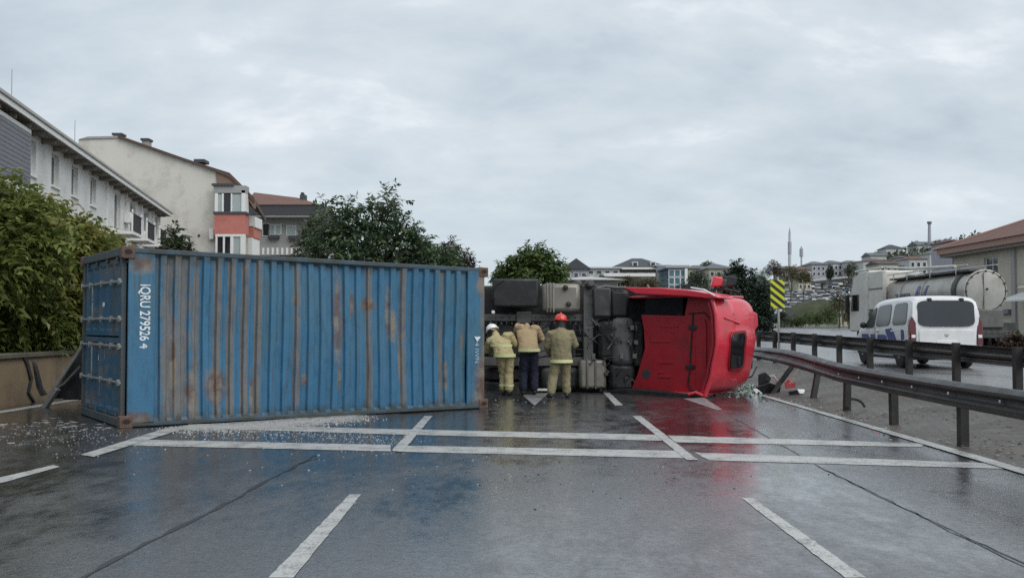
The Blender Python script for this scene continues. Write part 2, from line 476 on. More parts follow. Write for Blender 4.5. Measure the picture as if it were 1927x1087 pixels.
# ---- retaining wall and planted bank on the left
M['wall_tan'] = pm('tan rendered concrete', (.25, .185, .115), .85, var=.25, scale=1.6, dirt=((.085, .07, .05), .85, 1.1, .46), bump=.4, bscale=22)
M['cope'] = pm('mossy coping', (.13, .12, .09), .85, var=.35, scale=4, dirt=((.06, .07, .03), .8, 3))
wall = thing('retaining_wall', 'low tan concrete retaining wall with a dark crack below the bank of bushes', 'wall', (-9.25, 16, 0))
mb = MB()
for i in range(16):                                          # cast bays with a joint between them
    y0 = 4 + i * 3.2
    mb2 = MB().box((-9.45, y0 + .01, -.05), (-9.08 - rnd.uniform(0, .012), y0 + 3.19, .86))
    mb2.mk('wall_bay', M['wall_tan'], wall, bevel=.012)
    MB().box((-9.50, y0 + .012, .86), (-9.03, y0 + 3.188, .95)).mk('coping', M['cope'], wall, bevel=.015)
mb = MB()
cp = [(-9.07, 18.75, .95), (-9.07, 18.95, .72), (-9.065, 19.1, .45), (-9.065, 19.0, .2), (-9.065, 19.25, 0)]
for i in range(4):
    a, b = cp[i], cp[i + 1]; h = .05 if i < 2 else .035
    mb.hexa([(a[0] - .03, a[1] - h, a[2]), (a[0] + .012, a[1] - h, a[2]), (a[0] + .012, a[1] + h, a[2]), (a[0] - .03, a[1] + h, a[2]),
             (b[0] - .03, b[1] - h, b[2]), (b[0] + .012, b[1] - h, b[2]), (b[0] + .012, b[1] + h, b[2]), (b[0] - .03, b[1] + h, b[2])])
mb.mk('crack', M['black'], wall)
def bank_z(x, y):
    return .8 + 2.2 * smooth(-9.4, -15, x) + .12 * math.sin(x * 3 + y) + (2.2 * smooth(30, 60, y) if x < -11 else 0) * .4
sheet('bank', [-90, -50, -30, -22, -17, -15, -13.5, -12, -11, -10.2, -9.46], list(range(2, 60, 3)) + [65, 80, 100, 130],
      lambda x, y: .88 if x > -9.5 else bank_z(x, y), pm('leaf litter earth', (.07, .055, .035), .95, var=.5, scale=2))

# ---- steel guard rails
M['rail'] = pm('weathered dark guard rail steel', (.046, .045, .044), .42, metal=.45, var=.3, scale=2.0, dirt=((.085, .08, .075), .6, 2.2), bscale=80)
M['rail_post'] = pm('guard rail post steel', (.034, .033, .032), .5, metal=.35, var=.35, scale=3, dirt=((.075, .07, .062), .5, 4))
M['galv'] = pm('galvanised bolt', (.5, .5, .5), .35, metal=.8)
def w_beam(path, side=-1, segs=4):
    """W-profile beam swept along (x, y, ztop, squash, lean) points; side = -1 shows its ridges towards -X"""
    prof = [(0, 0), (.02, -.008), (.07, -.055), (.075, -.085), (.02, -.125), (.012, -.155), (.02, -.185), (.075, -.225), (.07, -.255), (.02, -.302), (0, -.295)]
    P = []
    for i in range(len(path) - 1):
        for j in range(segs):
            t = j / segs; P.append([path[i][k] * (1 - t) + path[i + 1][k] * t for k in range(5)])
    P.append(list(path[-1]))
    for i in range(1, len(P) - 1):                            # round the bends
        for k in range(5): P[i][k] = (P[i - 1][k] + 2 * P[i][k] + P[i + 1][k]) / 4
    vs = []
    for i, p in enumerate(P):
        a, b = P[max(i - 1, 0)], P[min(i + 1, len(P) - 1)]
        t = Vector((b[0] - a[0], b[1] - a[1], 0)).normalized(); n = Vector((-t.y, t.x, 0)) * (-side)
        if n.x * side < 0: n = -n
        for d, z in prof:
            vs.append(Vector((p[0], p[1], p[2] + z * p[3])) + n * (d + p[4] * z))
    k = len(prof)
    fs = [(i * k + j, i * k + j + 1, (i + 1) * k + j + 1, (i + 1) * k + j) for i in range(len(P) - 1) for j in range(k - 1)]
    return MB().add(vs, fs)
def rail_beam(path, parent, side=-1):
    o = w_beam(path, side).mk('rail_beam', M['rail'], parent, sharp=28)
    s = o.modifiers.new('steel', 'SOLIDIFY'); s.thickness = .006; s.offset = 0
    return o
def c_post(x, y, z0, z1, parent, lean=(0, 0), w=.12, d=.07):
    """channel section post, its open side to the rear"""
    mb = MB(); t = .014
    for lo, hi in (((-d / 2, -w / 2), (-d / 2 + t, w / 2)), ((-d / 2 + t, -w / 2), (d / 2, -w / 2 + t)), ((-d / 2 + t, w / 2 - t), (d / 2, w / 2))):
        p = [(lo[0], lo[1]), (hi[0], lo[1]), (hi[0], hi[1]), (lo[0], hi[1])]
        mb.hexa([(x + a, y + b, z0) for a, b in p] + [(x + a + lean[0], y + b + lean[1], z1) for a, b in p])
    return mb.mk('post', M['rail_post'], parent)

near = thing('guardrail', 'near dark steel guard rail, bent and pushed back beside the red cab', 'guard rail', (5.5, 12.3, 0))
np_ = [(5.30, 3.0, .785, 1, 0), (5.30, 7.5, .785, 1, 0), (5.33, 9.9, .785, 1, 0), (5.37, 12.3, .785, 1, 0), (5.47, 14.78, .79, 1, 0), (5.54, 17.03, .82, 1, -.1), (5.70, 18.6, .855, .96, -.25),
       (5.83, 19.8, .89, .95, -.5), (5.82, 21.3, .95, .85, -.8), (5.79, 23.0, .955, .75, -.9), (5.83, 25.5, .93, .7, -.6), (5.9, 29, .82, .9, -.1), (5.9, 33, .80, 1, 0), (5.9, 60, .86, 1, 0)]
rail_beam(np_, near)
for x, y, z1, ln in ((5.40, 5.0, .76, (0, 0)), (5.40, 7.5, .76, (0, 0)), (5.43, 9.9, .76, (0, 0)), (5.47, 12.3, .75, (0, 0)), (5.57, 14.78, .75, (.0, .02)), (5.62, 17.03, .79, (.03, 0)),
                 (5.82, 19.75, .72, (.22, .12)), (5.35, 21.6, .70, (.75, .1)), (5.98, 27, .8, (0, 0)), (6, 31, .78, (0, 0)), (6, 36, .8, (0, 0))):
    c_post(x, y, -.25 if y > 12 else -.2, z1, near, ln, .12, .10)
mb = MB()
for y in (12.3, 14.78, 17.03, 13.55, 11.0, 15.9):
    p = Vector((5.28 + .042 * max(0, y - 12.3) - .0, y, .638)); mb.lathe(p + Vector((.03, 0, 0)), (-1, 0, 0), [(0, .022), (.015, .022), (.025, .012)], 8)
mb.mk('bolt', M['galv'], near)['kind'] = 'stuff'

upper = thing('guardrail', 'upper dark steel guard rail along the opposite carriageway, straight and unbroken', 'guard rail', (8.0, 18, .4))
ups = [15.87, 18.06, 20.2, 22.4, 24.5, 26.5, 28.5, 30.5, 32.5, 35, 38, 41, 45, 50, 55, 60, 70]
def up_z(y): return 1.10 + .0105 * max(0, min(y, 30) - 16) + zr(y)
rail_beam([(8.0, 8, 1.08, 1, 0), (8.0, 12, 1.09, 1, 0)] + [(8.0, y, up_z(y), 1, 0) for y in ups], upper, 1)
for y in [9.5, 11.6, 13.7] + ups[:13]:
    c_post(7.93, y, .25 + zr(y), up_z(y) + .03, upper, (0, 0), .12, .11)

# ================================================================== CONTAINER
CL, CH, CD = 6.22, 2.55, 2.86                 # length, upright size now (its width), size now lying away from us (its height)
A = gp(225, 806); FC = Vector((.8278, .5610, 0)); UC = Vector((.5610, -.8278, 0))
cont = thing('shipping_container', 'dented blue freight container with rust streaks, lying on its side across the road', 'container')
O = A - UC * CD
cont.matrix_world = Matrix(((FC.x, 0, UC.x, O.x), (FC.y, 0, UC.y, O.y), (0, 1, 0, .0), (0, 0, 0, 1)))
def ctap(p): return Vector((p.x, p.y * (1.017 - .045 * p.x / CL), p.z + .03 * math.sin(p.y * 2.1 + p.x * 1.7) * (p.z > 2.7) * (.3 < p.x < 6)))

def container_paint(name, ridges=True):
    m, nt, b = new_mat(name); g = NG(nt)
    v = g.n('ShaderNodeTexCoord').outputs['Object']
    s = g.n('ShaderNodeSeparateXYZ'); g.l(v, s.inputs[0]); X, Y, Z = s.outputs
    blue = g.mix(g.noise(v, 3.0, 5), (.026, .112, .208), (.054, .180, .310))
    teal = g.rng(g.noise(g.map(v, (1.2, .5, 1.2)), 1.3, 5), .48, .66, 0, .75)
    blue = g.mix(teal, blue, (.055, .145, .205))
    fine = g.noise(v, 24, 6, .7)
    if ridges:
        wn = g.n('ShaderNodeTexWhiteNoise', noise_dimensions='1D')
        g.l(g.m('FLOOR', g.m('DIVIDE', g.m('ADD', X, .02), .105)), wn.inputs['W'])
        st = wn.outputs['Value']
        st = g.m('ADD', st, g.rng(X, .3, 3.4, .32, 0.04))
        st = g.m('ADD', st, g.m('MULTIPLY', g.m('SUBTRACT', g.noise(g.map(v, (3, .55, 1)), 1.7, 6, .65), .5), 1.0))
        st = g.m('ADD', st, g.m('MULTIPLY', g.m('SUBTRACT', fine, .5), .5))
        worn = g.m('MULTIPLY', g.rng(st, .74, .88, 0, .85), g.rng(X, .42, .52))
    else:
        worn = g.rng(g.noise(g.map(v, (2, 2, .5)), 2.0, 6, .65), .47, .66, 0, .75)
        blue = g.mix(.45, blue, (.012, .05, .09))  # door end darkened in the paint for the shade of the trees
    col = g.mix(worn, blue, g.mix(g.noise(v, 5, 5), (.10, .10, .095), (.22, .185, .15)))
    # thin run-down streaks
    stk = g.rng(g.noise(g.map(v, (16, .5, 2)), 1.6, 5, .6), .54, .70, 0, .75)
    col = g.mix(stk, col, (.075, .065, .055))
    if ridges:                                  # grime collected along the two long edges
        ed = g.m('MAXIMUM', g.rng(Y, 2.52, 2.18, 1, 0), g.rng(Y, .05, .34, 1, 0))
        gr = g.rng(g.m('ADD', g.m('MULTIPLY', ed, .5), g.noise(g.map(v, (5, 2, 1)), 2.2, 6, .7)), .72, .98, 0, .8)
        col = g.mix(gr, col, (.045, .052, .045))
        mott = g.rng(g.noise(g.map(v, (4, 1.2, 1)), 2.6, 7, .7), .5, .68, 0, .55)
        col = g.mix(mott, col, (.022, .075, .13))
    # rust blotches, each where the photograph shows one: x, y, rx, ry
    spots = [(1.33, .62, .08, .20), (1.38, .55, .22, .34), (3.36, 1.55, .12, .9), (3.40, .62, .05, .26), (3.62, 1.78, .06, .28), (3.92, 1.80, .18, .14), (4.28, 1.70, .06, .55), (4.36, 1.45, .12, .35),
             (2.62, 1.85, .05, .10), (2.80, .60, .06, .14), (6.1, 2.2, .17, .26), (6.1, .3, .22, .75), (5.38, .6, .05, .35), (.75, .9, .05, .7), (1.0, .45, .10, .5), (.3, 2.33, .25, .16), (.2, .12, .3, .14), (4.5, .9, .04, .5), (1.95, .35, .05, .5)]
    rust = None
    wob = g.m('MULTIPLY', g.m('SUBTRACT', g.noise(g.map(v, (2, 1, 1)), 11, 8, .8), .5), 3.2)
    if ridges:
        for x, y, rx, ry in spots:
            d = g.m('ADD', g.m('POWER', g.m('DIVIDE', g.m('SUBTRACT', X, x), rx), 2.0), g.m('POWER', g.m('DIVIDE', g.m('SUBTRACT', Y, y), ry), 2.0))
            k = g.rng(g.m('ADD', d, wob), .1, .9, 1, 0)
            rust = k if rust is None else g.m('MAXIMUM', rust, k)
        rc = g.mix(g.noise(v, 9, 6, .65), (.05, .028, .018), (.20, .105, .055))
        col = g.mix(g.m('MULTIPLY', rust, .82), col, g.mix(g.rng(g.noise(v, 3.5, 3), .42, .58), rc, (.23, .19, .14)))
    col = g.mix(g.rng(fine, .63, .72, 0, .8), col, (.07, .045, .035))
    g.l(col, b.inputs['Base Color'])
    g.l(g.rng(fine, .3, .7, .42, .62), b.inputs['Roughness'])
    b.inputs['Specular IOR Level'].default_value = .4
    g.l(g.bump(g.noise(v, 35, 5), .18, .01), b.inputs['Normal'])
    return m
M['cont'] = container_paint('weathered blue container paint')
M['cont_door'] = container_paint('blue door paint darkened for shade', False)
M['cont_edge'] = pm('scuffed container frame', (.045, .075, .095), .6, var=.35, scale=3, dirt=((.12, .085, .06), .8, 3.5, .44), bump=.25)
M['cont_rail'] = pm('grimy top rail', (.05, .06, .06), .65, var=.4, scale=4, dirt=((.035, .10, .17), .7, 4, .45), bump=.25)
M['rustcast'] = pm('rusty corner casting', (.115, .07, .05), .75, var=.4, scale=7, dirt=((.04, .07, .10), .6, 5), bump=.5)
M['bar'] = pm('grey lock bar', (.24, .26, .26), .45, var=.25, metal=.2, dirt=((.10, .06, .05), .6, 8))
M['deep'] = pm('dark hollow of a casting', (.02, .014, .012), .8)

def cmk(mb, name, mat, bevel=0.0, sharp=35): return mb.xform(ctap).mk(name, M[mat] if isinstance(mat, str) else mat, cont, rel=None, bevel=bevel, sharp=sharp)
# roof sheet (now the big upright face): trapezoid ridges across the box
pitch, dep = .209, .044
xs = []; x = .47
while x < CL - .42 - pitch:
    xs += [(x, 0), (x + .068, 0), (x + .088, 1), (x + .172, 1), (x + .192, 0)]; x += pitch
xs.append((CL - .42, 0))
ysl = [(.075, 0), (.12, 1), (.7, 1), (1.3, 1), (1.9, 1), (CH - .13, 1), (CH - .085, 0)]
vs = [(x, y, CD - .035 - dep * (1 - a * b if False else (1 - a)) * b) for y, b in ysl for x, a in xs]
n = len(xs)
cmk(MB().add(vs, [(j * n + i, j * n + i + 1, (j + 1) * n + i + 1, (j + 1) * n + i) for j in range(len(ysl) - 1) for i in range(n - 1)]), 'roof_sheet', 'cont', sharp=25)
cmk(MB().box((.10, .07, CD - .06), (.47, CH - .08, CD - .012)), 'header_plate', 'cont', .006)
cmk(MB().box((CL - .42, .07, CD - .06), (CL - .07, CH - .08, CD - .012)), 'header_plate', 'cont', .006)
for y0, y1 in ((0.012, .075), (CH - .085, CH - .012)):
    cmk(MB().box((.17, y0, CD - .10), (CL - .17, y1, CD - .004)), 'roof_rail', 'cont_rail', .012)
# the two side walls (now underneath and on top) and the floor side, all with ridges of their own
for y, s in ((.02, 1), (CH - .02, -1)):
    xs2 = []; x = .15
    while x < CL - .4: xs2 += [(x, 0), (x + .07, 0), (x + .14, 1), (x + .21, 1)]; x += .28
    xs2.append((CL - .1, 0))
    vs = [(x, y + s * .036 * a, z) for z in (.12, CD - .1) for x, a in xs2]; n = len(xs2)
    cmk(MB().add(vs, [(i, i + 1, n + i + 1, n + i) for i in range(n - 1)]), 'side_sheet', 'cont', sharp=25)
cmk(MB().box((.1, .05, .02), (CL - .05, CH - .05, .16)), 'floor_panel', 'cont_edge')
for y0, y1 in ((.0, .12), (CH - .12, CH)):
    cmk(MB().box((.17, y0, .0), (CL - .17, y1, .05)), 'bottom_rail', 'cont_edge', .01)
cmk(MB().box((CL - .08, .06, .06), (CL - .03, CH - .06, CD - .1)), 'front_wall', 'cont_edge')
# corner posts and castings
for xa, xb in ((.0, .12), (CL - .12, CL)):
    for y0, y1 in ((.01, .13), (CH - .13, CH - .01)):
        cmk(MB().box((xa + .004, y0, .18), (xb - .004, y1, CD - .14)), 'corner_post', 'cont_edge', .012)
for xa in (0.0, CL - .18):
    for ya in (0.0, CH - .165):
        for za in (0.0, CD - .14):
            mb = MB(); e = .004
            x0, x1, y0, y1, z0, z1 = xa - e, xa + .18 + e, ya - e, ya + .165 + e, za - e, za + .14 + e
            # a block with an oval hole sunk into its outer faces
            face = lambda a, bq: None
            mb.box((x0, y0, z0), (x1, y1, z1))
            o = cmk(mb, 'corner_casting', 'rustcast', .014)
            h = MB(); cx_, cy_ = (x0 + x1) / 2, (y0 + y1) / 2
            zf = z1 if za > 1 else z0; sg = 1 if za > 1 else -1
            ring = [(cx_ + .056 * math.cos(q) * (1 if abs(math.cos(q)) < .8 else 1.0), cy_ + .036 * math.sin(q)) for q in [2 * math.pi * k / 14 for k in range(14)]]
            vs = [(a, b2, zf + sg * .002) for a, b2 in ring] + [(cx_ + (a - cx_) * 1.25, cy_ + (b2 - cy_) * 1.3, zf + sg * .008) for a, b2 in ring]
            k = 14
            h.add(vs, [tuple(range(k))], 0); h.add(vs, [(i, (i + 1) % k, k + (i + 1) % k, k + i) for i in range(k)], 1)
            for i_, vtx in enumerate(h.v): h.v[i_] = tuple(ctap(Vector(vtx)))
            h.mk('hole', [M['deep'], M['rustcast']], o, rel=None)
# door end: two leaves, now one above the other, each with pressed panels, four lock bars lying level
cmk(MB().box((.03, .03, .10), (.10, .13, CD - .12)).box((.03, CH - .13, .10), (.10, CH - .03, CD - .12)).box((.03, .13, CD - .24), (.10, CH - .13, CD - .12)).box((.03, .13, .06), (.10, CH - .13, .2)), 'door_frame', 'cont_edge', .008)
for y0, y1 in ((.14, CH / 2 - .012), (CH / 2 + .012, CH - .14)):
    mb = MB(); zs = [.21]; step = (CD - .46) / 5
    prof = []
    z = .21
    for k in range(5):
        prof += [(z, .0), (z + step * .16, .0), (z + step * .26, .035), (z + step * .84, .035), (z + step * .94, 0)]; z += step
    prof.append((z, 0)); prof = [(a, b2) for a, b2 in prof if a <= CD - .24]
    rows = [(y0, 0), (y0 + .07, 0), (y0 + .11, 1), (y1 - .11, 1), (y1 - .07, 0), (y1, 0)]
    vs = [(.055 + b2 * c, y, a) for y, c in rows for a, b2 in prof]; n = len(prof)
    mb.add(vs, [(j * n + i, j * n + i + 1, (j + 1) * n + i + 1, (j + 1) * n + i) for j in range(5) for i in range(n - 1)])
    leaf = cmk(mb, 'door_leaf', 'cont_door', sharp=25)
    for z in (.45, 1.1, 1.8, 2.45):
        yy = y0 if y0 < 1 else y1
        MB().box((.02, yy - .05, z - .05), (.056, yy + .05, z + .05)).xform(ctap).mk('hinge', M['cont_edge'], leaf, rel=None, bevel=.008)
for y in (.63, 1.14, 1.53, 2.06):
    bar = cmk(MB().tube([(.015, y, .1), (.012, y + .006, 1.4), (.015, y, CD - .11)], .021, 10), 'lock_bar', 'bar')
    for z in (.14, .75, 1.55, 2.2, CD - .17):
        MB().box((-.012, y - .045, z - .028), (.045, y + .045, z + .028)).xform(ctap).mk('bracket', M['bar'], bar, rel=None, bevel=.008)
    MB().box((-.022, y - .02, 1.0), (.0, y + .26 * (1 if y < 1 or 1.3 < y < 1.7 else -1), 1.045)).xform(ctap).mk('handle', M['bar'], bar, rel=None, bevel=.006)
mb = MB()
for y0, z, w_, h_ in ((1.72, 1.45, .07, .16), (.9, 1.2, .10, .05), (.35, 1.3, .4, .02), (.95, 1.65, .25, .02), (.38, 1.5, .35, .015)):
    mb.add([(.047, y0, z), (.047, y0 + w_, z + .02), (.047, y0 + w_ - .01, z + h_), (.047, y0 + .01, z + h_ - .01)], [(0, 1, 2, 3)])
cmk(mb, 'sticker', 'white_plastic', sharp=None)
# stencilled writing on the roof sheet
M['stencil'] = pm('stencil white', (.72, .76, .78), .5, var=.1, scale=30, dirt=((.05, .15, .28), .75, 22, .5))
def text_mesh(body, size, mat, name, depth=0.0, bold=True):
    c = bpy.data.curves.new(name, 'FONT'); c.body = body; c.size = size; c.align_x = 'LEFT'; c.extrude = depth; c.offset = .018 * size if bold else 0
    t = bpy.data.objects.new(name, c); COL.objects.link(t)
    bpy.context.view_layer.update()
    me = bpy.data.meshes.new_from_object(t.evaluated_get(bpy.context.evaluated_depsgraph_get()))
    me.name = name; bpy.data.objects.remove(t)
    me.materials.clear(); me.materials.append(mat)
    return me
me = text_mesh('IQRU 279526 4', .2, M['stencil'], 'lettering')
wd = max(v.co.x for v in me.vertices)
for v in me.vertices:                          # letters turned a quarter, reading downwards
    v.co = Vector((.265 + v.co.y * 1.0, 2.06 - v.co.x * .93 / wd, CD - .009))
o = bpy.data.objects.new('lettering', me); COL.objects.link(o); o.parent = cont
M['stencil_faint'] = pm('faded stencil', (.30, .42, .50), .5, var=.1, scale=30, dirt=((.05, .15, .26), .85, 22, .46))
me = text_mesh('4 IWN', .12, M['stencil_faint'], 'lettering')
wd = max(v.co.x for v in me.vertices)
for v in me.vertices: v.co = Vector((5.95 + v.co.y, 1.16 - v.co.x * .36 / wd, CD - .009))
o = bpy.data.objects.new('lettering', me); COL.objects.link(o); o.parent = cont
cmk(MB().add([(5.93, 1.30, CD - .008), (6.07, 1.30, CD - .008), (6.0, 1.20, CD - .008)], [(0, 1, 2)]), 'warning_triangle', 'stencil', sharp=None)

# ---- rear end of the trailer, thrown up behind the container
tr = thing('semi_trailer', 'dark twisted trailer frame with mudguard jutting out behind the blue container', 'trailer', (-8, 18.5, 0))
def q3(pts, Y): return [px(u, v, Y + d) for u, v, d in pts]
MB().prism(q3([(95, 752, 0), (142, 668, .35), (160, 640, .5), (175, 700, .5), (160, 752, .4), (118, 752, .1), (108, 742, 0)], 18.3), (.1, .35, 0)).mk('mudguard', M['black'], tr, bevel=.02)
MB().tube(q3([(92, 745, -.1), (141, 672, .25), (160, 640, .4)], 18.2), .035, 8).mk('frame_tube', M['grey_metal'], tr)
MB().tube(q3([(100, 735, -.12), (120, 722, .0), (150, 690, .3)], 18.25), .03, 8).mk('frame_tube', M['black_metal'], tr)
MB().prism(q3([(74, 768, 0), (101, 729, .05), (108, 733, .05), (80, 775, 0)], 18.0), (.03, .10, 0)).mk('bumper_bar', M['grey_metal'], tr, bevel=.015)
MB().prism(q3([(60, 680, 0), (66, 690, 0), (76, 730, 0), (84, 742, 0), (76, 745, 0), (68, 728, 0)], 18.6), (.03, .05, 0)).mk('torn_strip', M['black'], tr)
# its chassis, lying on edge behind the container's floor and reaching to the tractor
def oc(x, y, z): return O + FC * x + UC * z + Vector((0, 0, y))
for y in (.78, 1.62):
    p = [oc(.3, y, -.12), oc(6.3, y, -.12), oc(6.3, y, -.45), oc(.3, y, -.45)]
    MB().prism(p, (0, 0, .14)).mk('chassis_beam', M['black_metal'], tr, bevel=.01)
for x in (1.0, 3.0, 5.2):
    p = [oc(x, .1, -.14), oc(x + .12, .1, -.14), oc(x + .12, .1, -.3), oc(x, .1, -.3)]
    MB().prism(p, (0, 0, 2.3)).mk('crossmember', M['black_metal'], tr)
for x in (1.0, 2.3):
    for y in (.28, 2.05):
        c = oc(x, y, -.75)
        t = MB().lathe(c, (0, 0, 1), [(0, .3), (.01, .48), (.04, .52), (.26, .52), (.29, .48), (.3, .3)], 24).mk('wheel', M['rubber'], tr)
        MB().lathe(c + Vector((0, 0, .02)), (0, 0, 1), [(0, .27), (.26, .28), (.27, .1)], 20).mk('rim', M['grey_metal'], t)

# ================================================================== OVERTURNED TRACTOR
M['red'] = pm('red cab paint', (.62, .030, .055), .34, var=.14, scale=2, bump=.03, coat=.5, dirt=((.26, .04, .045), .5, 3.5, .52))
M['red_shade'] = pm('cab red darkened for recess shade', (.34, .013, .024), .42, var=.15, scale=2.5, bump=.06, dirt=((.11, .02, .022), .6, 2.5, .47))  # cab red darkened for the shade of the recess; the noise adds dirt
M['tank'] = pm('grimed aluminium tank', (.25, .235, .20), .42, metal=.35, var=.2, scale=2, dirt=((.13, .12, .105), .75, 2.8, .42))
M['hose'] = pm('black hose', (.015, .015, .017), .45)
M['cast'] = pm('grey cast gearbox', (.105, .105, .11), .6, var=.3, dirt=((.06, .055, .05), .7, 5))
lorry = thing('truck_tractor', 'overturned red truck tractor with tilted cab, chassis and tanks facing the firefighters', 'truck', (2.2, 22.2, 0))
def lp(mb, name, mat, parent=lorry, **k): return mb.mk(name, M[mat] if isinstance(mat, str) else mat, parent, **k)
E1, N1, LP = Vector((.777, -.629, 0)), Vector((.629, .777, 0)), Vector((3.90, 20.45, 0))
def aoff(z):
    zs, os_ = [0, .5, 1.1, 1.65, 2.1, 2.4], [0.0, .17, .29, .27, .15, .1]
    for i in range(5):
        if z <= zs[i + 1]:
            t = (z - zs[i]) / (zs[i + 1] - zs[i]); t = t * t * (3 - 2 * t) * .4 + t * .6
            return os_[i] * (1 - t) + os_[i + 1] * t
    return .1
def cabp(a, b, z): return LP + E1 * (a - 2.7) + N1 * b + Vector((0, 0, z))
P0, P1 = cabp(0, 0, 0), cabp(2.7, 0, 0)
# roof of the cab: one bulging panel with its edges rolled over
ns, ntt = 18, 26
vs = []
for i in range(ns + 1):
    s = i / ns
    for j in range(ntt + 1):
        t = j / ntt
        z0, z1 = .02 + .10 * s ** 2, 2.09 - .06 * s ** 2
        z = z0 + (z1 - z0) * t
        a = 2.7 + aoff(z) - .20 * abs(2 * t - 1) ** 14 - .20 * s ** 10 + .03 * math.sin(s * 3)
        # shallow pressings
        if .62 < t < .93 and .35 < s < .85: a -= .028
        if .06 < t < .22 and .3 < s < .8: a -= .018
        vs.append(cabp(a, 2.05 * s, z))
fs = [(i * (ntt + 1) + j, i * (ntt + 1) + j + 1, (i + 1) * (ntt + 1) + j + 1, (i + 1) * (ntt + 1) + j) for i in range(ns) for j in range(ntt)]
roof = lp(MB().add(vs, fs), 'cab_roof', 'red', sharp=50)
so = roof.modifiers.new('skin', 'SOLIDIFY'); so.thickness = .04; so.offset = -1
sb = roof.modifiers.new('round', 'SUBSURF'); sb.levels = 1; sb.render_levels = 1
lp(MB().tube([cabp(2.69 + aoff(z), .0, z) for z in [.03 + .115 * k for k in range(18)]], .048, 10), 'roof_lip', 'red')
lp(MB().tube([cabp(2.55 + aoff(z), .10, z) for z in [.06 + .11 * k for k in range(18)]], .05, 8), 'lip_shade', 'red_shade')  # dark red tube put in for the shading behind the roof lip
# roof hatch
def roofq(u, v, lift):
    p = pv(u, v, cabp(2.7 + .24, 0, 0), cabp(2.7 + .24, 2, 0))
    for _ in range(4):
        a = 2.7 + aoff(p.z) + lift
        p = pv(u, v, cabp(a, 0, 0), cabp(a, 2, 0))
    return p
hp = []
for (u, v), q in zip([(1380, 628), (1403, 624), (1399, 690), (1375, 694)], range(4)): hp.append((u, v))
def rounded(poly, r=.18, k=3):
    o = []
    n = len(poly)
    for i in range(n):
        p, c, q = Vector((*poly[i - 1], 0)), Vector((*poly[i], 0)), Vector((*poly[(i + 1) % n], 0))
        a = c.lerp(p, r); b = c.lerp(q, r)
        for j in range(k + 1):
            t = j / k; m_ = a.lerp(c, t).lerp(c.lerp(b, t), t); o.append((m_.x, m_.y))
    return o
hatch = lp(MB().prism([roofq(u, v, .10) for u, v in rounded(hp)], E1 * -.09), 'roof_hatch', 'pane_black', bevel=.008)
lp(MB().prism([roofq(u, v, .07) for u, v in rounded([(1377, 624), (1406, 620), (1402, 694), (1372, 698)])], E1 * -.09), 'hatch_frame', 'red_shade', parent=hatch, bevel=.01)
# pressed beads on the roof
for pts in ([(1364, 598), (1378, 603), (1392, 608)],):
    lp(MB().tube([roofq(u, v, .02) for u, v in pts], .022, 8), 'roof_bead', 'red')
# the two cab sides (one underneath, one on top) and the front wall with its windscreen
for zc, th in ((2.045, .05), (.03, .05)):
    poly = [cabp(.75, .45, zc), cabp(2.62 + aoff(zc), .05, zc), cabp(2.45 + aoff(zc), 1.95, zc), cabp(1.6, 2.15, zc), cabp(.3, 2.25, zc), cabp(.2, .9, zc)]
    lp(MB().prism(poly, (0, 0, th)), 'cab_side', 'red', bevel=.015)
lp(MB().prism([cabp(.2, 2.15, .06), cabp(1.25, 2.15, .06), cabp(1.25, 2.15, 2.05), cabp(.2, 2.15, 2.05)], N1 * .12), 'front_panel', 'red', bevel=.02)
lp(MB().prism([cabp(1.27, 2.12, .12), cabp(2.5, 1.96, .12), cabp(2.5, 1.96, 1.98), cabp(1.27, 2.12, 1.98)], N1 * .05), 'windscreen', 'pane_black')
lp(MB().prism([cabp(2.40, 2.06, .26), cabp(2.58, 2.04, .30), cabp(2.74, 2.06, 1.25), cabp(2.62, 2.05, 1.85), cabp(2.40, 2.06, 1.85)], N1 * .13), 'sun_visor', 'pane_black', bevel=.02)
# rear wall, set back under the roof lip; grimed, with the recess shade put into its red
rw = [(1206, 592), (1288, 594), (1294, 556), (1349, 563), (1356, 620), (1352, 690), (1328, 745), (1186, 735), (1199, 704), (1213, 655), (1211, 620)]
rear = lp(MB().prism([pv(u, v, P0, P1, .36) for u, v in rw], N1 * .06), 'rear_wall', 'red_shade', bevel=.015)
def onrear(u0, v0, u1, v1, lift, mat, name, par=rear, r=.2):
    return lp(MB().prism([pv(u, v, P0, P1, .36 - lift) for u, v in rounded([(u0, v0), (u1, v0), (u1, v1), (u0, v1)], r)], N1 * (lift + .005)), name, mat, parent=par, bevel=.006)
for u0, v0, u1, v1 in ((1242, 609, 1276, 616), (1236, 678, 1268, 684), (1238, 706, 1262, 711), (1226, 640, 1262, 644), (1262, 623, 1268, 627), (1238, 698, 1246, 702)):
    onrear(u0, v0, u1, v1, .014, 'red_shade', 'pressed_rib')
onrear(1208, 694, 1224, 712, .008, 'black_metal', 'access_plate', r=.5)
onrear(1309, 600, 1329, 738, .03, 'red_shade', 'edge_panel')
def bead(pts, r, mat, name, back=.345, par=rear):
    return lp(MB().tube([pv(u, v, P0, P1, back) for u, v in pts], r, 6), name, mat, parent=par)
bead([(1304, 588), (1301, 640), (1297, 700), (1294, 722), (1299, 733), (1320, 737)], .016, 'black', 'seam')
bead([(1296, 590), (1326, 588), (1336, 600)], .012, 'black', 'seam')
bead([(1340, 590), (1343, 640), (1338, 700), (1322, 738)], .03, 'red_shade', 'seam')
for v in (616, 690):
    u = 1304 - (v - 616) * .08
    onrear(u - 9, v - 4, u + 8, v + 4, .035, 'black', 'hinge')
lp(MB().prism([pv(u, v, P0, P1, .95) for u, v in [(1150, 545), (1345, 545), (1345, 742), (1150, 742)]], N1 * .05), 'void_backing', 'black')  # black panel added behind the hollow to make it read dark
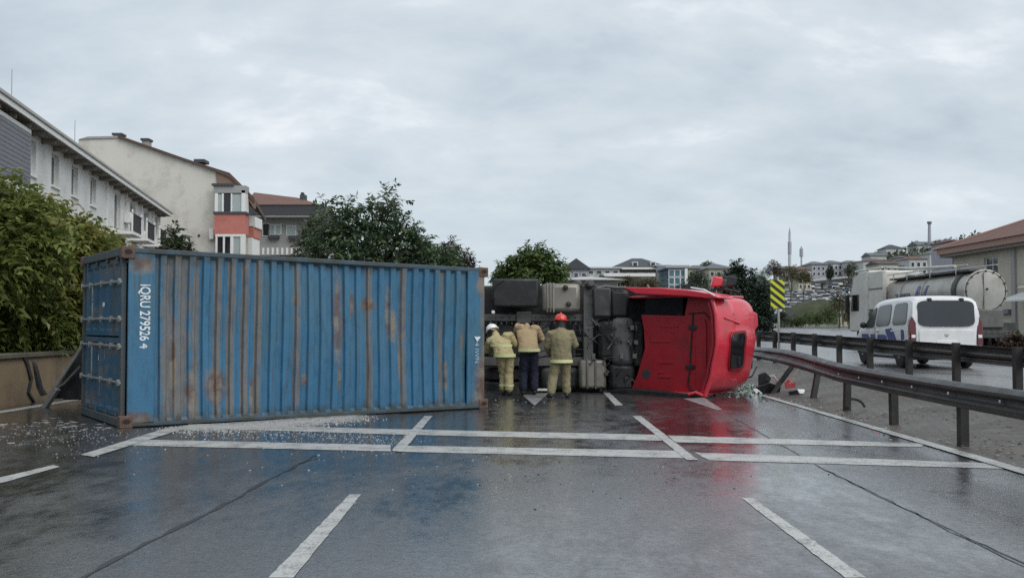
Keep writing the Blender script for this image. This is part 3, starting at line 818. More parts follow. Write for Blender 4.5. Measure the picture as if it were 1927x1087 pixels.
lp(MB().prism([pv(u, v, P0, P1, .5) for u, v in [(1214, 562), (1285, 556), (1285, 598), (1214, 600)]], N1 * .05), 'rear_window', 'pane_black')
# upper edge: side air deflector overhanging the rear wall
fl = [(1172, 540), (1240, 541), (1292, 545), (1340, 553), (1352, 560), (1338, 562), (1290, 557), (1240, 555), (1196, 553)]
lp(MB().prism([pv(u, v, P0, P1, -.12) for u, v in fl], N1 * .75), 'side_deflector', 'red', bevel=.02)
bead([(1300, 541), (1325, 545), (1345, 556)], .02, 'white_plastic', 'deflector_edge', -.16, lorry)
bead([(1218, 536), (1223, 543)], .02, 'tank', 'bracket', -.05, lorry)
lp(MB().prism([pv(u, v, P0, P1, .02) for u, v in [(1140, 733), (1186, 731), (1330, 744), (1328, 750), (1140, 739)]], N1 * .3), 'lower_sill', 'black', bevel=.015)
bead([(1296, 742), (1310, 738), (1326, 745)], .04, 'red', 'bent_edge', .0, lorry)
# mirror heads standing up from the upper side
for pts, c, r, mt in (([(1340, 549), (1350, 536)], (1348, 530), (.13, .08, .12), 'red'), ([(1382, 548), (1378, 534)], (1374, 529), (.12, .07, .13), 'black'), ([(1356, 548), (1360, 535)], (1362, 533), (.10, .06, .10), 'black_metal')):
    q_ = px(*c, 21.6); mrr = lp(MB().hexa([q_ + Vector(k) for k in ((-r[0], -r[1], -r[2]), (r[0] * .8, -r[1], -r[2] * .8), (r[0], r[1], -r[2] * .8), (-r[0], r[1], -r[2]), (-r[0] * .5, -r[1], r[2]), (r[0] * 1.1, -r[1], r[2] * .8), (r[0], r[1], r[2] * .7), (-r[0] * .6, r[1], r[2]))]), 'mirror', mt, bevel=.035, seg=3)
    lp(MB().tube([px(*p, 21.6) for p in pts], .022, 6), 'arm', 'black', parent=mrr)
lp(MB().tube([px(1330, 548, 21.5), px(1358, 543, 21.7), px(1392, 549, 22)], .025, 6), 'grab_rail', 'black')
lp(MB().prism([px(u, v, 22.9) for u, v in [(1408, 596), (1416, 585), (1425, 590), (1427, 612), (1420, 622), (1424, 640), (1412, 650)]], (.05, .3, 0)), 'torn_door_skin', 'red', bevel=.02)
lp(MB().prism([px(u, v, 22.9) for u, v in [(1405, 570), (1412, 580), (1418, 620), (1416, 690), (1398, 722), (1394, 715), (1408, 660)]], (.02, .3, 0)), 'windscreen_seal', 'black')
lp(MB().tube([px(1400, 712, 22.3), px(1415, 708, 22.2), px(1424, 690, 22.4)], .018, 6), 'wiper', 'black')
# chassis
Yc = 22.35
def cb(name, u0, v0, u1, v1, Y, d, mat, bevel=.012, par=lorry): return lp(pbox(u0, v0, u1, v1, Y, d), name, mat, parent=par, bevel=bevel)
for v0, v1 in ((591, 604), (672, 688)): cb('frame_rail', 905, v0, 1104, v1, Yc, .28, 'grey_metal')
cb('crossmember', 1098, 537, 1116, 694, Yc - .12, .22, 'grey_metal', .015)
cb('crossmember', 972, 586, 1000, 608, Yc - .06, .1, 'grey_metal', .02)
cb('crossmember', 1016, 604, 1034, 674, Yc + .05, .2, 'grey_metal', .02)
cb('dark_backing', 900, 539, 1200, 742, 23.25, .06, 'black', 0)  # added black backing, blocks the view through the frame and keeps it dark
cb('fifth_wheel_plate', 930, 612, 1010, 668, Yc + .12, .12, 'black_metal', .04)
c = px(968, 552, 22.6)
ax = cb('drive_mudguard', 926, 524, 1014, 578, 21.95, .12, 'black', .05)
for zz_ in (.02, .34):
    t = lp(MB().lathe(px(968, 579, 22.75) + Vector((0, 0, zz_)), (0, 0, 1), [(0, .3), (.01, .47), (.04, .5), (.25, .5), (.28, .47), (.29, .3)], 24), 'tyre', 'rubber')
    lp(MB().lathe(px(968, 579, 22.75) + Vector((0, 0, zz_ + .02)), (0, 0, 1), [(0, .27), (.25, .27)], 18), 'rim', 'grey_metal', parent=t)
for zz_ in (.02, .34):
    t = lp(MB().lathe(px(952, 742, 22.9) + Vector((0, 0, zz_)), (0, 0, 1), [(0, .3), (.01, .47), (.04, .5), (.25, .5), (.28, .47), (.29, .3)], 24), 'tyre', 'rubber')
lp(MB().tube([px(926, 545, 21.9), px(934, 535, 21.9), px(948, 527, 21.95)], .012, 5), 'strap', 'hose')
ft = cb('fuel_tank', 1020, 533, 1092, 587, 21.95, .62, 'tank', .09)
for u in (1030, 1036, 1042): cb('tank_strap', u - 1.6, 531.5, u + 1.6, 588, 21.925, .66, 'tank', .03, ft)
for u, v in ((1064, 541), (1070, 572)): lp(MB().lathe(px(u, v, 21.93), (0, -1, 0), [(0, .06), (.04, .06), (.05, .04)], 12), 'filler_cap', 'black', parent=ft)
bt = cb('battery_box', 1117, 541, 1150, 596, 22.0, .5, 'black_metal', .04)
cb('air_cleaner', 1148, 545, 1184, 598, 22.05, .5, 'black', .08)
lp(MB().tube([px(1122, 543, 22.1), px(1140, 538, 22.1), px(1160, 541, 22.1), px(1178, 541, 22.0)], .03, 8), 'pipe', 'grey_metal')
for u, v in ((1086, 536), (1109, 535)):
    av = lp(MB().lathe(px(u, v, 22.2), (.3, -1, .2), [(-.1, .07), (-.04, .10), (.08, .10), (.12, .06)], 12), 'air_valve', 'black_metal', bevel=.01)
    lp(MB().tube([px(u + 3, v, 22.15), px(u + 14, v + 3, 22.2), px(u + 24, v + 9, 22.2)], .016, 6), 'pipe', 'cast', parent=av)
lt = cb('fuel_tank', 1091, 677, 1141, 731, 21.9, .62, 'tank', .06)
for u in (1105, 1121): cb('tank_strap', u - 2, 675, u + 2, 732, 21.87, .66, 'grey_metal', .03, lt)
cb('silencer', 1018, 690, 1092, 735, 22.3, .6, 'black_metal', .12)
cb('gearbox', 1152, 597, 1194, 688, 21.95, .7, 'cast', .13)
cb('engine_cover', 1126, 600, 1160, 676, 22.1, .6, 'black', .1)
cb('front_mudguard', 1146, 684, 1196, 736, 22.0, .6, 'black', .1)
cb('leaf_spring', 1192, 604, 1212, 690, 22.2, .3, 'black_metal', .05)
lp(MB().tube([px(915, 640, 22.6), px(1095, 640, 22.6)], .07, 12), 'driveshaft', 'grey_metal')
lp(MB().tube([px(966, 588, 22.75), px(966, 700, 22.75)], .11, 12), 'axle', 'black_metal')
lp(MB().ball(px(966, 645, 22.7), (.24, .2, .24), 14, 10), 'differential', 'black_metal', parent=lorry)
for u0, v0, u1, v1 in ((925, 606, 935, 672), (1004, 606, 1010, 672), (1044, 606, 1052, 672), (1076, 606, 1084, 672)): cb('cross_bracket', u0, v0, u1, v1, Yc + .1, .12, 'black_metal', .02)
for k, (v0, v1) in enumerate(((610, 618), (621, 627), (655, 661), (664, 669))):
    lp(MB().tube([px(920 + j * 16, (v0 if j % 3 else v1) + (j * 7 + k * 3) % 4, Yc - .02) for j in range(12)], .011, 6), 'air_line', 'hose')
for k in range(18):
    cb('clip', 922 + k * 10, 604.5 + (k * 5) % 3, 925 + k * 10, 610, Yc - .03, .04, 'black_metal' if k % 2 else 'cast', .004)
cb('rail_plate', 1012, 641, 1040, 670, Yc - .02, .03, 'grey_metal', .005)
cb('ground_strip', 1008, 731, 1042, 735, 22.1, .05, 'white_plastic', .005)
hz_ = random.Random(4)
for k in range(26):
    u, v = hz_.uniform(1104, 1205), hz_.uniform(600, 735)
    p = [px(u, v, 21.85 + hz_.uniform(0, .2))]
    for j in range(4):
        u += hz_.uniform(-13, 13); v += hz_.uniform(-14, 14); p.append(px(min(u, 1207), max(598, min(v, 736)), 21.8 + hz_.uniform(0, .25)))
    lp(MB().tube(p, hz_.uniform(.008, .02), 6), 'hose', 'hose' if k % 3 else 'cast')
for k in range(9):
    u, v = hz_.uniform(1110, 1200), hz_.choice([612, 640, 665, 700, 715])
    cb('bracket', u, v, u + hz_.uniform(4, 9), v + hz_.uniform(4, 12), 21.85, .1, hz_.choice(['black_metal', 'cast', 'grey_metal']), .01)
for k in range(14):
    u = 932 + k * 12.5; cb('chassis_bolt', u, 596, u + 2, 598, Yc - .02, .03, 'black', 0)
cb('end_lamp', 925, 584, 931, 590, 22.0, .05, 'white_plastic', .01)

# ================================================================== PEOPLE
M['skin'] = pm('skin', (.42, .26, .19), .55, var=.08)
M['tan'] = pm('tan fire coat cloth', (.35, .26, .15), .85, var=.16, scale=7, bump=.35, bscale=60, dirt=((.20, .15, .095), .4, 6))
M['olive'] = pm('khaki fire coat cloth', (.225, .20, .115), .85, var=.16, scale=7, bump=.35, bscale=60, dirt=((.16, .135, .085), .4, 6))
M['sand'] = pm('pale yellow fire coat cloth', (.40, .345, .185), .85, var=.16, scale=7, bump=.35, bscale=60, dirt=((.26, .21, .12), .4, 6))
M['navy'] = pm('navy trousers', (.012, .016, .035), .8, var=.25, scale=6, bump=.3)
M['band'] = pm('yellow silver reflective band', (.66, .68, .36), .35, var=.15, scale=9)
M['boot'] = pm('black rubber boot', (.018, .018, .019), .5)
M['helm_red'] = pm('red helmet shell', (.62, .035, .02), .3, coat=.5, var=.1)
M['helm_white'] = pm('white helmet shell', (.78, .78, .76), .3, coat=.4, var=.05)
M['helm_dark'] = pm('dark helmet shell', (.05, .05, .045), .4)
M['hair'] = pm('dark hair', (.02, .017, .014), .7)
ctex = bpy.data.textures.new('cloth folds', 'CLOUDS'); ctex.noise_scale = .075; ctex.noise_depth = 3

def caps(mb, p, r):
    """tapered limb: closed tube with ball ends, for fusing"""
    mb.tube(p, r, 14); mb.ball(p[0], r[0] if not isinstance(r, float) else r); mb.ball(p[-1], r[-1] if not isinstance(r, float) else r)
def eloft(mb, rings, seg=20):
    """rings: (centre, half width, half depth, yaw)"""
    vs = []
    for c, a, b, yaw in rings:
        for j in range(seg):
            q = 2 * math.pi * j / seg; x, y = a * math.cos(q), b * math.sin(q)
            vs.append(Vector(c) + Vector((x * math.cos(yaw) - y * math.sin(yaw), x * math.sin(yaw) + y * math.cos(yaw), 0)))
    k = len(rings)
    fs = [(i * seg + j, i * seg + (j + 1) % seg, (i + 1) * seg + (j + 1) % seg, (i + 1) * seg + j) for i in range(k - 1) for j in range(seg)]
    fs += [tuple(reversed(range(seg))), tuple(range((k - 1) * seg, k * seg))]
    mb.add(vs, fs)
def fused(mb, name, mat, parent, vox=.016, fold=0.0, it=6):
    o = mb.mk(name, M[mat], parent, rel=None, sharp=180)
    r = o.modifiers.new('fuse', 'REMESH'); r.mode = 'VOXEL'; r.voxel_size = vox; r.use_smooth_shade = True
    s = o.modifiers.new('soft', 'SMOOTH'); s.iterations = it; s.factor = .5
    if fold:
        d = o.modifiers.new('folds', 'DISPLACE'); d.texture = ctex; d.strength = fold; d.mid_level = .5; d.texture_coords = 'LOCAL'
    return o
def band_ring(parent, c, a, b, yaw, h, tilt=(0, 0), name='reflective_band'):
    mb = MB(); vs = []; seg = 24
    for ro, dz in ((1.0, -h), (1.03, -h), (1.03, h), (1.0, h)):
        for j in range(seg):
            q = 2 * math.pi * j / seg; x, y = a * ro * math.cos(q), b * ro * math.sin(q)
            X, Yq = x * math.cos(yaw) - y * math.sin(yaw), x * math.sin(yaw) + y * math.cos(yaw)
            vs.append(Vector(c) + Vector((X, Yq, dz + X * tilt[0] + Yq * tilt[1])))
    fs = [(i * seg + j, i * seg + (j + 1) % seg, ((i + 1) % 4) * seg + (j + 1) % seg, ((i + 1) % 4) * seg + j) for i in range(4) for j in range(seg)]
    mb.add(vs, fs); return mb.mk(name, M['band'], parent, rel=None, sharp=50)
def glove(parent, wrist, d, side, mat='hose'):
    """palm, four bent fingers of different lengths, thumb from the side of the palm"""
    d = Vector(d).normalized(); up = Vector((0, 0, 1)) if abs(d.z) < .8 else Vector((0, 1, 0))
    s = d.cross(up).normalized() * side; n = s.cross(d).normalized()
    w = Vector(wrist); mb = MB()
    mb.tube([w, w + d * .045, w + d * .09], [.03, .042, .04], 10, flat=.6)
    for k, ln in enumerate((.068, .078, .074, .06)):
        b = w + d * .085 + s * (-.03 + .02 * k)
        mb.tube([b, b + d * ln * .5 - n * .006, b + d * ln * .8 - n * .028, b + d * ln * .85 - n * .05], [.011, .0105, .01, .008], 7)
    b = w + d * .03 - s * .035
    mb.tube([b, b + d * .03 - s * .022, b + d * .06 - s * .022 - n * .02], [.014, .012, .009], 7)
    return mb.mk('glove', M[mat], parent, rel=None, sharp=60)

def firefighter(label, loc, J, coat, trouser, helm, bands=3):
    p = thing('person', label, 'person', loc)
    V = {k: Vector(v) for k, v in J.items()}
    yaw = J.get('yaw', 0.0) if isinstance(J.get('yaw', 0.0), float) else 0.0
    # body, one continuous figure
    mb = MB()
    mb.ball(V['head'], (.078, .098, .118), 16, 12); caps(mb, [V['neck'], V['head'] - Vector((0, .0, .06))], [.058, .052])
    mb.ball(V['head'] + Vector((0, .10, -.015)), (.016, .022, .022)); mb.ball(V['head'] + Vector((-.078, 0, -.01)), (.012, .022, .03)); mb.ball(V['head'] + Vector((.078, 0, -.01)), (.012, .022, .03))
    eloft(mb, [(V['hip'], .14, .10, 0), (V['waist'], .13, .09, 0), (V['chest'], .16, .10, 0), (V['neck'] - (V['neck'] - V['chest']) * .25, .10, .07, 0), (V['neck'], .055, .055, 0)])
    for s in 'lr':
        caps(mb, [V['sh_' + s], V['el_' + s], V['wr_' + s]], [.05, .042, .03])
        h = V['hip'] + Vector((.085 * (1 if s == 'r' else -1), 0, -.02))
        caps(mb, [h, V['kn_' + s], V['an_' + s]], [.085, .058, .042])
    fused(mb, 'body', 'skin', p, .014)
    # coat
    mb = MB(); ax_ = (V['chest'] - V['hip']).normalized()
    hem = V['hem']
    eloft(mb, [(hem, .215, .155, 0), (hem.lerp(V['waist'], .5), .215, .16, 0), (V['waist'], .205, .155, 0), (V['chest'], .225, .165, 0), (V['chest'].lerp(V['neck'], .55), .20, .135, 0), (V['neck'], .085, .085, 0)])
    for s in 'lr':
        caps(mb, [V['chest'].lerp(V['sh_' + s], .7), V['sh_' + s], V['el_' + s], V['wr_' + s].lerp(V['el_' + s], .08)], [.10, .092, .078, .062])
    caps(mb, [V['neck'] - Vector((0, 0, .02)), V['neck'] + (V['head'] - V['neck']) * .35], [.085, .08])
    fused(mb, 'coat', coat, p, .014, .032, 4)
    # trousers
    mb = MB()
    eloft(mb, [(V['hip'] + Vector((0, 0, -.06)), .17, .13, 0), (V['hip'], .175, .13, 0), (V['waist'].lerp(V['hip'], .5), .16, .12, 0)])
    for s in 'lr':
        h = V['hip'] + Vector((.09 * (1 if s == 'r' else -1), 0, -.03))
        caps(mb, [h, V['kn_' + s], V['an_' + s] + Vector((0, 0, .05))], [.112, .098, .088])
    fused(mb, 'trousers', trouser, p, .014, .032, 3)
    for s in 'lr':
        a = V['an_' + s]; t = V['toe_' + s]; mb = MB()
        caps(mb, [a + Vector((0, 0, .10)), a], [.062, .058]); caps(mb, [a + Vector((0, -.03, -.04)), t.lerp(a, .3) + Vector((0, 0, -.0)), t], [.048, .05, .042])
        fused(mb, 'boot', 'boot', p, .014, 0, 3)
        glove(p, V['wr_' + s], V['wr_' + s] - V['el_' + s], 1 if s == 'r' else -1)
        if bands > 2:
            q = V['an_' + s] + (V['kn_' + s] - V['an_' + s]) * .32
            band_ring(p, q, .101, .101, 0, .022)
            q = V['el_' + s].lerp(V['wr_' + s], .45); dd = (V['wr_' + s] - V['el_' + s])
            b = MB().tube([q - dd.normalized() * .022, q + dd.normalized() * .022], .082, 16, cap=False).mk('reflective_band', M['band'], p, rel=None)
            so_ = b.modifiers.new('cloth', 'SOLIDIFY'); so_.thickness = .006
    if bands > 0: band_ring(p, hem + Vector((0, 0, .045)), .224, .168, 0, .032)
    if bands > 2:
        band_ring(p, V['waist'].lerp(V['chest'], .5) , .226, .172, 0, .026, (0, 0))
    # helmet with brim and neck flap
    if helm:
        hd = V['head']; hx = Vector(J.get('tilt', (0, 0, 1))).normalized()
        sh = MB(); n_ = []
        prof = [(0, .150), (.012, .152), (.02, .128), (.06, .126), (.10, .108), (.13, .075), (.148, .02)]
        sh.lathe(hd + hx * .015, hx, prof, 20)
        sh.tube([hd + hx * .05 + Vector((0, -.128, 0)), hd + hx * .125 + Vector((0, -.09, 0)), hd + hx * .172, hd + hx * .125 + Vector((0, .09, 0))], .018, 8)
        h = sh.mk('helmet', M[helm], p, rel=None, sharp=40)
        fl_ = MB(); eloft(fl_, [(hd - Vector((0, .02, .16)), .11, .11, 0), (hd - Vector((0, .0, .05)), .115, .12, 0), (hd + Vector((0, 0, .02)), .11, .12, 0)])
        fl_.mk('neck_flap', M['boot'], h, rel=None, sharp=60)
    return p

firefighter('firefighter seen from behind in khaki coat and red helmet, standing nearest the red cab', (.98, 20.3, 0),
    dict(head=(.0, .07, 1.535), neck=(-.0, .02, 1.40), chest=(.0, .0, 1.20), waist=(.0, -.01, .98), hip=(.0, 0, .86), hem=(.01, -.01, .70), sh_l=(-.19, .0, 1.31), sh_r=(.19, .02, 1.31),
         el_l=(-.27, .06, 1.04), wr_l=(-.22, .25, .90), el_r=(.29, .10, 1.06), wr_r=(.20, .33, 1.10), kn_l=(-.15, .02, .46), kn_r=(.10, .10, .46), an_l=(-.20, -.08, .10), an_r=(.12, .08, .10),
         toe_l=(-.25, .08, .045), toe_r=(.16, .25, .045), tilt=(.05, .12, 1)), 'olive', 'olive', 'helm_red', 2)
firefighter('firefighter in tan coat and navy trousers bending into the chassis, middle of the three', (.34, 21.25, 0),
    dict(head=(-.02, .60, 1.40), neck=(-.02, .46, 1.42), chest=(-.03, .30, 1.33), waist=(0, .06, 1.06), hip=(.02, .0, .90), hem=(.02, -.06, .90), sh_l=(-.2, .34, 1.43), sh_r=(.18, .34, 1.40),
         el_l=(-.25, .55, 1.25), wr_l=(-.14, .78, 1.2), el_r=(.29, .42, 1.18), wr_r=(.2, .66, 1.1), kn_l=(-.10, .08, .48), kn_r=(.12, .08, .48), an_l=(-.11, .0, .10), an_r=(.13, .02, .10),
         toe_l=(-.12, .18, .045), toe_r=(.15, .19, .045), tilt=(0, .8, .6)), 'tan', 'navy', None, 1)
firefighter('firefighter in pale yellow coat and white helmet crouching forward beside the blue container', (-.17, 21.1, 0),
    dict(head=(-.24, .34, 1.335), neck=(-.17, .25, 1.25), chest=(-.09, .15, 1.13), waist=(-.02, .04, .95), hip=(.02, .0, .84), hem=(.02, -.04, .79), sh_l=(-.29, .16, 1.12), sh_r=(.11, .18, 1.26),
         el_l=(-.36, .30, .93), wr_l=(-.2, .52, .92), el_r=(.24, .30, 1.06), wr_r=(.12, .62, 1.0), kn_l=(-.0, .14, .45), kn_r=(.10, .04, .45), an_l=(.0, .10, .10), an_r=(.11, -.04, .10),
         toe_l=(-.02, .27, .045), toe_r=(.14, .12, .045), tilt=(-.35, .45, 1)), 'sand', 'sand', 'helm_white')

# ================================================================== VEHICLES ON THE OPPOSITE CARRIAGEWAY
M['white'] = pm('white vehicle paint', (.74, .75, .76), .3, var=.04, scale=2, coat=.5, bump=.0, dirt=((.5, .5, .48), .5, 3))
M['white_dirty'] = pm('grimed white truck paint', (.60, .59, .55), .45, var=.08, scale=1, dirt=((.34, .32, .28), .7, 1.2))
M['lamp_red'] = pm('red lamp lens', (.10, .006, .010), .15, var=.2, coat=.6)
M['blue_print'] = pm('blue livery print', (.05, .075, .22), .4, var=.15)
M['tread'] = M['rubber']
def wheel(parent, c, r, wd, axis=(1, 0, 0)):
    c = Vector(c); ax = Vector(axis)
    t = MB().lathe(c - ax * wd / 2, ax, [(0, r * .62), (.01, r * .94), (.035, r), (wd - .035, r), (wd - .01, r * .94), (wd, r * .62)], 24).mk('wheel', M['rubber'], parent, rel=None)
    MB().lathe(c - ax * (wd / 2 + .004), ax, [(0, .05), (.01, r * .3), (.03, r * .58), (.035, r * .64), (wd * .6, r * .6)], 20).mk('rim', M['galv'], t, rel=None)
    return t
M['van_glass'] = glass_dark('tinted van glass', (.035, .04, .047), .05)
van = thing('passenger_van', 'white high roofed van with blue side print and dark rear window driving away', 'van', (10.05, 25.5, .36))
W_ = 1.82
st = [(0.0, .40, 1.02, 1.05, .9), (.02, .34, 1.10, 1.45, .93), (.10, .32, 1.12, 1.80, .88), (.35, .30, 1.12, 1.85, .86), (1.2, .28, 1.10, 1.86, .86), (2.2, .28, 1.08, 1.83, .86), (2.75, .28, 1.06, 1.77, .85),
      (3.1, .28, 1.05, 1.52, .84), (3.45, .28, 1.04, 1.22, .86), (3.62, .28, .98, 1.10, .9), (4.0, .28, .86, 1.0, .88), (4.3, .30, .74, .86, .82), (4.42, .36, .6, .68, .74)]
vs = []
for y, z0, zb, zt, nw in st:
    h = W_ / 2; k = 1.0 if 0.02 <= y < 4.0 else (.97 if y < 1 else .93)
    sec = [(-h * k * .9, z0), (-h * k, z0 + .12), (-h * k, zb - .12), (-h * k * .985, zb), (-h * nw, zt - (zt - zb) * .16), (-h * nw * .88, zt - (zt - zb) * .04), (-h * .45, zt), (0, zt + .006)]
    sec = sec + [(-x, z) for x, z in reversed(sec[:-1])]
    vs += [(W_ / 2 + x, y, z) for x, z in sec]
n = 15
fs = [(i * n + j, i * n + j + 1, (i + 1) * n + j + 1, (i + 1) * n + j) for i in range(len(st) - 1) for j in range(n - 1)]
fs += [(i * n + n - 1, i * n, (i + 1) * n, (i + 1) * n + n - 1) for i in range(len(st) - 1)]
fs += [tuple(reversed(range(n))), tuple(range((len(st) - 1) * n, len(st) * n))]
vb = MB().add(vs, fs).mk('body', M['white'], van, rel=None, sharp=38)
m_ = vb.modifiers.new('round', 'BEVEL'); m_.width = .03; m_.segments = 2; m_.limit_method = 'ANGLE'; m_.angle_limit = R(30)
def vrear(x0, z0, x1, z1, name, mat, y=-.012, r=.22, th=.03, par=van, slope=.0):
    pl = rounded([(x0, z0), (x1, z0), (x1, z1), (x0, z1)], r)
    return MB().prism([(x, y + slope * (z - z0), z) for x, z in pl], (0, th, 0)).mk(name, M[mat], par, rel=None, bevel=.006)
rw_ = vrear(.20, 1.07, 1.63, 1.73, 'rear_window', 'van_glass', -.035, .2, .12, slope=.10)
for x in (.52, 1.33): MB().box((x - .05, .02, 1.70), (x + .05, .11, 1.79)).mk('hinge', M['black'], rw_, rel=None, bevel=.015)
MB().tube([(.9, -.0, 1.09), (1.15, .03, 1.12), (1.42, .035, 1.13)], .012, 6).mk('rear_wiper', M['black'], rw_, rel=None)
vrear(.22, .55, 1.6, .99, 'tailgate', 'white', -.02, .12)
vrear(.66, .60, 1.18, .72, 'number_plate', 'white_plastic', -.028, .1)
vrear(.03, .30, 1.79, .54, 'rear_bumper', 'black', -.05, .1, .1)
eb = MB().lathe((.91, -.02, .86), (0, -1, 0), [(0, .05), (.01, .05), (.014, .03)], 14).mk('emblem', M['galv'], van, rel=None)
for x0, x1 in ((-.012, .15), (1.67, 1.832)):
    tl = MB().prism([(x, y, z) for x, y, z in [(x0, -.03, .60), (x1, -.03, .60), (x1, -.005, 1.15), ((x0 + x1) / 2, .02, 1.36), (x0, .01, 1.2)]], (0, .14, 0)).mk('tail_light', M['lamp_red'], van, rel=None, bevel=.02)
    MB().box((x0 + .03, -.036, .78), (x1 - .03, -.02, .86)).mk('reversing_lamp', M['white_plastic'], tl, rel=None, bevel=.01)
def vside(poly, name, mat, off=.006, par=van):
    """print or glass on the left flank, following its lean above the waist"""
    def X(z): return -off + (0 if z < 1.08 else (z - 1.08) / .66 * (.125))
    pl = rounded(poly, .2)
    return MB().prism([(X(z), y, z) for y, z in pl], (.03, 0, 0)).mk(name, M[mat], par, rel=None, bevel=.004)
vside([(.30, 1.12), (1.25, 1.10), (1.25, 1.66), (.42, 1.70)], 'side_window', 'pane', .01)
vside([(1.42, 1.10), (2.42, 1.06), (2.42, 1.62), (1.48, 1.68)], 'side_window', 'pane', .01)
vside([(2.55, 1.04), (3.35, 1.02), (2.72, 1.56), (2.58, 1.60)], 'side_window', 'pane', .01)
for pl in ([(.75, .55), (1.35, .55), (1.75, 1.0), (1.2, 1.02)], [(1.45, .5), (2.3, .5), (2.3, .85), (1.65, .85)], [(2.4, .48), (2.75, .48), (2.85, .86), (2.45, .86)], [(2.9, .58), (3.45, .62), (3.55, .86), (2.95, .86)], [(.38, .75), (.6, .7), (.62, 1.0), (.42, .98)]):
    vside(pl, 'livery_print', 'blue_print', .008)
for y in (1.34, 2.48): MB().box((-.006, y - .006, .4), (.0, y + .006, 1.05)).mk('door_gap', M['black'], van, rel=None)
for y in (1.2, 2.3): MB().box((-.035, y - .1, .93), (.0, y + .08, .965)).mk('door_handle', M['white'], van, rel=None, bevel=.01)
MB().ball((-.12, 3.05, 1.1), (.10, .07, .09)).mk('mirror', M['black'], van, rel=None)
for x in (.06, W_ - .06):
    for y in (.78, 3.5):
        wheel(van, (x + (.04 if x < 1 else -.04), y, .32), .32, .2)
        mb = MB(); s_ = -.008 if x < 1 else W_ + .008
        mb.prism([(s_, y + .39 * math.cos(q), .30 + .39 * math.sin(q)) for q in [math.pi * k / 12 for k in range(13)]], (.02 if x < 1 else -.02, 0, 0)).mk('wheel_arch', M['black'], van, rel=None)
MB().box((.1, .3, .22), (W_ - .1, 4.1, .34)).mk('underbody', M['black'], van, rel=None)

tk = thing('tanker_truck', 'white tanker truck with dull steel cylindrical tank beyond the white van', 'truck', (18.9, 42, .36))
M['steel'] = pm('dull tank steel', (.44, .43, .40), .38, metal=.45, var=.12, scale=1.0, dirt=((.22, .20, .17), .7, .9, .42))
tx, tz, tr_ = .88, 2.52, .86
tank = MB().lathe((tx, .15, tz), (0, 1, 0), [(0, .70), (.03, .80), (.10, .85), (.12, .86), (9.3, .86), (9.36, .84), (9.55, .70), (9.65, .4)], 40).mk('tank', M['steel'], tk, rel=None)
MB().lathe((tx, .06, tz), (0, 1, 0), [(-.04, .1), (0.0, .5), (.04, .80), (.09, .83)], 40).mk('end_dome', M['steel'], tank, rel=None)
MB().lathe((tx, 1.0, tz), (0, 1, 0), [(0, .86), (.02, .93), (.34, .93), (.36, .86)], 40, cap=False).mk('dark_band', M['black_metal'], tank, rel=None)
for y in (.14, 1.45, 4.6, 7.2): MB().lathe((tx, y, tz), (0, 1, 0), [(0, .86), (.01, .905), (.11, .905), (.12, .86)], 40, cap=False).mk('stiffening_ring', M['grey_metal' if y == 1.35 else 'steel'], tank, rel=None)
for k in range(16):
    q = 2 * math.pi * k / 16
    MB().box((tx + .84 * math.cos(q) - .035, .04, tz + .84 * math.sin(q) - .035), (tx + .84 * math.cos(q) + .035, .12, tz + .84 * math.sin(q) + .035)).mk('clamp', M['black_metal'], tank, rel=None, bevel=.01)
MB().lathe((tx, .0, tz + .08), (0, -1, 0), [(0, .05), (.05, .04)], 10).mk('gauge', M['black'], tank, rel=None)
MB().box((tx - .14, .01, tz - .78), (tx - .12, .05, tz + .78)).mk('pipe', M['grey_metal'], tank, rel=None)
# blue and grey lettering wrapped on the tank flank
def wrap(me, y0, z0):
    bm = bmesh.new(); bm.from_mesh(me); bmesh.ops.triangulate(bm, faces=bm.faces); bmesh.ops.subdivide_edges(bm, edges=bm.edges, cuts=3, use_grid_fill=True); bm.to_mesh(me); bm.free()
    for v in me.vertices:
        s = v.co.x; h = v.co.y + z0; q = math.asin(max(-1, min(1, (h - tz) / .87)))
        v.co = Vector((tx - .885 * math.cos(q), y0 - s, h))
    return me
me = text_mesh('zem', .75, pm('faded grey lettering', (.13, .13, .14), .5), 'lettering')
for v in me.vertices: v.co.x = v.co.x * 1.5 + v.co.y * .3
o = bpy.data.objects.new('lettering', wrap(me, 7.9, tz - .25)); COL.objects.link(o); o.parent = tank
me = text_mesh('N', 1.05, M['blue_print'], 'lettering')
for v in me.vertices: v.co.x = v.co.x * 1.7 + v.co.y * .5
o = bpy.data.objects.new('lettering', wrap(me, 5.6, tz - .34)); COL.objects.link(o); o.parent = tank
for x in (.25, 1.5): MB().tube([(x, .4, tz + 1.12), (x, 9.4, tz + 1.12)], .03, 6).mk('walkway_rail', M['galv'], tank, rel=None)
MB().box((.3, .4, tz + .84), (1.46, 9.3, tz + .92)).mk('walkway', M['black_metal'], tank, rel=None)
for y in (1.5, 4.2, 6.9, 8.6):
    for x in (.25, 1.5): MB().tube([(x, y, tz + .75), (x, y, tz + 1.12)], .025, 6).mk('rail_post', M['galv'], tank, rel=None)
for y in (2.5, 5.5, 8): MB().lathe((tx, y, tz + .84), (0, 0, 1), [(0, .3), (.12, .3), (.16, .26), (.22, .1)], 16).mk('manhole', M['black_metal'], tank, rel=None)
MB().box((.12, .0, 1.0), (1.55, .12, 1.75)).mk('rear_plate', M['grey_metal'], tk, rel=None, bevel=.03)
MB().box((.0, .0, .55), (1.9, .2, .85)).mk('rear_bumper', M['black_metal'], tk, rel=None, bevel=.03)
for x in (.2, 1.6): MB().box((x, -.02, .62), (x + .3, .02, .74)).mk('tail_light', M['lamp_red'], tk, rel=None, bevel=.01)
